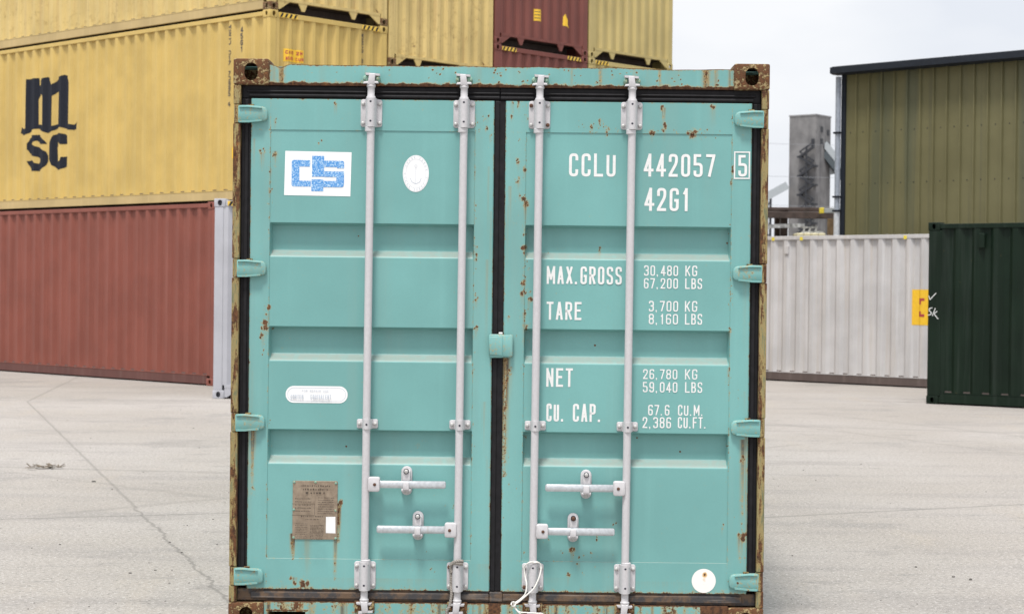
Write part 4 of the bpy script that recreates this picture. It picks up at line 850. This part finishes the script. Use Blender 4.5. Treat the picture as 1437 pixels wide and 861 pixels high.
decal('repair_sticker', [(0, tess(rrect(-.969, -.686, 1.029, 1.106, .0375, 8)))], dL, ['white_decal'], FY - .0016)
pr = [(0, ribbon(rrect(-.960, -.695, 1.0375, 1.0975, .0295, 8), .0022, True))] + [(0, q) for l in (('FOR REPAIR USE', -.895, -.772, 1.078, 1.089, .14), ('CORTEN', -.946, -.888, 1.046, 1.067, .14), ('OR', -.880, -.868, 1.047, 1.053, .2), ('EQUIVALENT', -.855, -.760, 1.046, 1.067, .14), ('ONLY', -.752, -.722, 1.047, 1.054, .2)) for q in text(*l)] if False else [(0, ribbon(rrect(-.960, -.695, 1.0375, 1.0975, .0295, 8), .0022, True))] + [(0, q) for l in (('FOR REPAIR USE', -.895, -.772, 1.078, 1.089, .14), ('CORTEN', -.946, -.888, 1.046, 1.067, .14), ('EQUIVALENT', -.855, -.760, 1.046, 1.067, .14)) for q in text(*l)]
decal('repair_print', pr, dL, ['faint'], FY - .0022)
pl = MB(); pl.prism(rrect(-.932, -.727, .407, .674, .006), .0195, FY + .002, ch=.001); plo = pl.build('data_plate', 'plate', dL, MD)
pr = []; rp = random.Random(3)
def dash(x0, x1, z, h, n_):
    x = x0
    while x < x1:
        w = rp.uniform(.4, 1.2) * h * n_; pr.append((0, rect(x, min(x + w, x1), z, z + h * rp.uniform(.55, 1)))); x += w + h * rp.uniform(.3, .9)
dash(-.895, -.762, .648, .008, .7); dash(-.885, -.772, .632, .008, .7); dash(-.872, -.785, .615, .012, .8)
for i in range(8): dash(-.815, -.742, .596 - i * .010, .0045, .9)
for i in range(5): dash(-.918, -.845, .592 - i * .014, .005, .9)
dash(-.89, -.79, .512, .008, .7); dash(-.87, -.80, .499, .005, .8)
for i in range(9): dash(-.916, -.86, .480 - i * .0078, .0038, .9)
for i in range(11): dash(-.846, -.785, .475 - i * .0062, .0036, 1.6)
for z in (.574, .522): pr.append((0, rect(-.928, -.825, z, z + .0018)))
pr.append((0, rect(-.826, -.8245, .525, .574))); decal('plate_print', pr, dL, ['plate_print'], .0189)
decal('white_label', [(0, [[(-.779, .437), (-.735, .436), (-.736, .512), (-.779, .511)]])], dL, ['white_decal'], .0186)
rv_ = MB()
for x_, z_ in ((-.925, .667), (-.828, .668), (-.735, .664), (-.926, .542), (-.735, .540), (-.926, .415), (-.734, .413)): rv_.dome((x_, .0195, z_), .0058, .004, n=10)
rv_.build('plate_rivets', 'lug', dL, MD, smooth=60)
RY = .0186; dc = MB(); N_ = 40; vs_ = [(.947, RY, .239)]; fs_ = []
for i in range(1, 9):
    for j in range(N_): t = 2 * math.pi * j / N_; vs_.append((.947 + .055 * i / 8 * math.cos(t), RY, .239 + .055 * i / 8 * math.sin(t)))
fs_ = [(0, 1 + j, 1 + (j + 1) % N_) for j in range(N_)] + [(1 + i * N_ + j, 1 + (i + 1) * N_ + j, 1 + (i + 1) * N_ + (j + 1) % N_, 1 + i * N_ + (j + 1) % N_) for i in range(7) for j in range(N_)]
dc.add(vs_, fs_); do = dc.build('round_sticker', 'disc', dR, None, fix=False)
av = [.85 * math.exp(-((x_ - .951) ** 2 + (z_ - .268) ** 2) / .009 ** 2) + .30 * math.exp(-((x_ - .951) / .012) ** 2) * (z_ < .265) * max(0, (z_ - .18) / .09) for x_, y_, z_ in vs_]
do.data.attributes.new('rust', 'FLOAT', 'POINT').data.foreach_set('value', av); do.data.transform(MD); do.data.flip_normals()

# ------------------------------------------------------------------ cord and rope tied to the rods, litter and grit on the yard
RM = Matrix.Translation(teal.location) @ Matrix.Rotation(GRZ, 4, 'Z') @ MD
def spline(p, n=8):
    P = [Vector(q) for q in p]; P = [2 * P[0] - P[1]] + P + [2 * P[-1] - P[-2]]; o = []
    for i in range(1, len(P) - 2):
        for j in range(n):
            t = j / n; a, b, c_, d = P[i - 1:i + 3]; o.append(.5 * ((2 * b) + (c_ - a) * t + (2 * a - 5 * b + 4 * c_ - d) * t * t + (3 * b - a - 3 * c_ + d) * t ** 3))
    return o + [P[-2]]
cd = MB(); yc = -.052
for pts, r in (([(.186, -.020, .322), (.168, -.043, .325), (.148, -.046, .322), (.128, -.03, .300), (.132, yc + .02, .259), (.139, yc + .006, .223), (.134, yc, .183), (.109, yc, .155), (.080, yc, .137)], .0034),
               ([(.166, -.044, .321), (.192, -.035, .322), (.204, -.028, .301), (.197, yc + .01, .260), (.174, yc, .210), (.141, yc - .006, .178), (.105, yc - .004, .146), (.080, yc, .132)], .0034),
               ([(.080, yc, .130), (.105, yc, .101), (.141, yc, .097), (.187, yc - .004, .095), (.214, yc, .091), (.222, yc + .004, .06), (.218, yc + .005, .03)], .0033), ([(.080, yc, .126), (.098, yc - .004, .104), (.118, yc, .082), (.125, yc, .04)], .0026)):
    cd.tube(spline(pts), r, 8)
cd.tube(spline([(.072, yc, .140), (.080, yc - .009, .146), (.089, yc, .139), (.086, yc - .008, .128), (.076, yc, .126), (.071, yc - .006, .134), (.074, yc, .141)], 5), .0036, 8)
tag(cd.build('white_cord', 'cord', None, RM, smooth=60), 'white cord looped over the lower bracket of a lock rod and knotted', 'cord')
rp_ = MB(); path = spline([(-.150, -.030, .322), (-.168, -.045, .326), (-.186, -.040, .321), (-.203, -.018, .308), (-.206, -.012, .282), (-.204, -.014, .244), (-.204, -.014, .206), (-.201, -.025, .174), (-.209, -.03, .12), (-.221, -.03, .097), (-.224, -.03, .06), (-.220, -.03, .02)], 14)
path2 = spline([(-.152, -.034, .310), (-.172, -.045, .314), (-.196, -.030, .312), (-.207, -.02, .296), (-.202, -.018, .270)], 10)
for pa in (path, path2):
    ln = 0; off = [[], []]
    for i, p in enumerate(pa):
        t = (pa[min(i + 1, len(pa) - 1)] - pa[max(i - 1, 0)]).normalized(); a = t.cross(Vector((.1, 1, .1))).normalized(); b = t.cross(a); ln += (p - pa[i - 1]).length if i else 0; w = ln / .016 * 2 * math.pi
        for s in (0, 1): off[s].append(p + .0036 * (math.cos(w + s * math.pi) * a + math.sin(w + s * math.pi) * b))
    for s in (0, 1): rp_.tube(off[s], .0042, 7)
tag(rp_.build('grey_rope', 'twine', None, RM, smooth=60), 'twisted grey rope hanging beside the lower bracket of a lock rod', 'rope')

def stone(q, x, y, r, rs_):
    n = 6; lp_ = []
    sx_, sy_ = rs_.uniform(.7, 1.4), rs_.uniform(.7, 1.3)
    for zf, rf_ in ((-.1, .8), (.35, 1.0), (.75, .55)): lp_.append([(x + r * rf_ * sx_ * math.cos(2 * math.pi * j / n) * rs_.uniform(.8, 1.15), y + r * rf_ * sy_ * math.sin(2 * math.pi * j / n) * rs_.uniform(.8, 1.15), r * zf) for j in range(n)])
    q.loft(lp_)
gq = MB(); r2 = random.Random(11)
for i in range(260):
    y = 8.8 + 22 * r2.random() ** 2.2; x = r2.uniform(-.34, .34) * y
    stone(gq, x, y, r2.choice((.003, .003, .004, .004, .005, .007)), r2)
for x, y, r in ((2.45, 10.15, .011), (2.52, 10.05, .013), (2.32, 10.5, .009), (-3.3, 14.6, .014)): stone(gq, x, y, r, r2)
tag(gq.build('loose_grit', 'stone'), 'small dark stones scattered on the concrete', None, None, 'stuff')
ds = MB()
for i in range(26):
    x, y = -3.92 + r2.gauss(0, .075), 15.6 + r2.gauss(0, .06); a = r2.uniform(0, 3.1); l = r2.uniform(.03, .09); ds.bar((x, y, .006 + r2.random() * .02), (x + l * math.cos(a), y + l * math.sin(a) * .5, .006 + r2.random() * .035), r2.uniform(.008, .022), .004)
tag(ds.build('dry_litter', 'leaf'), 'small clump of dry brown litter on the concrete at the left', 'litter')
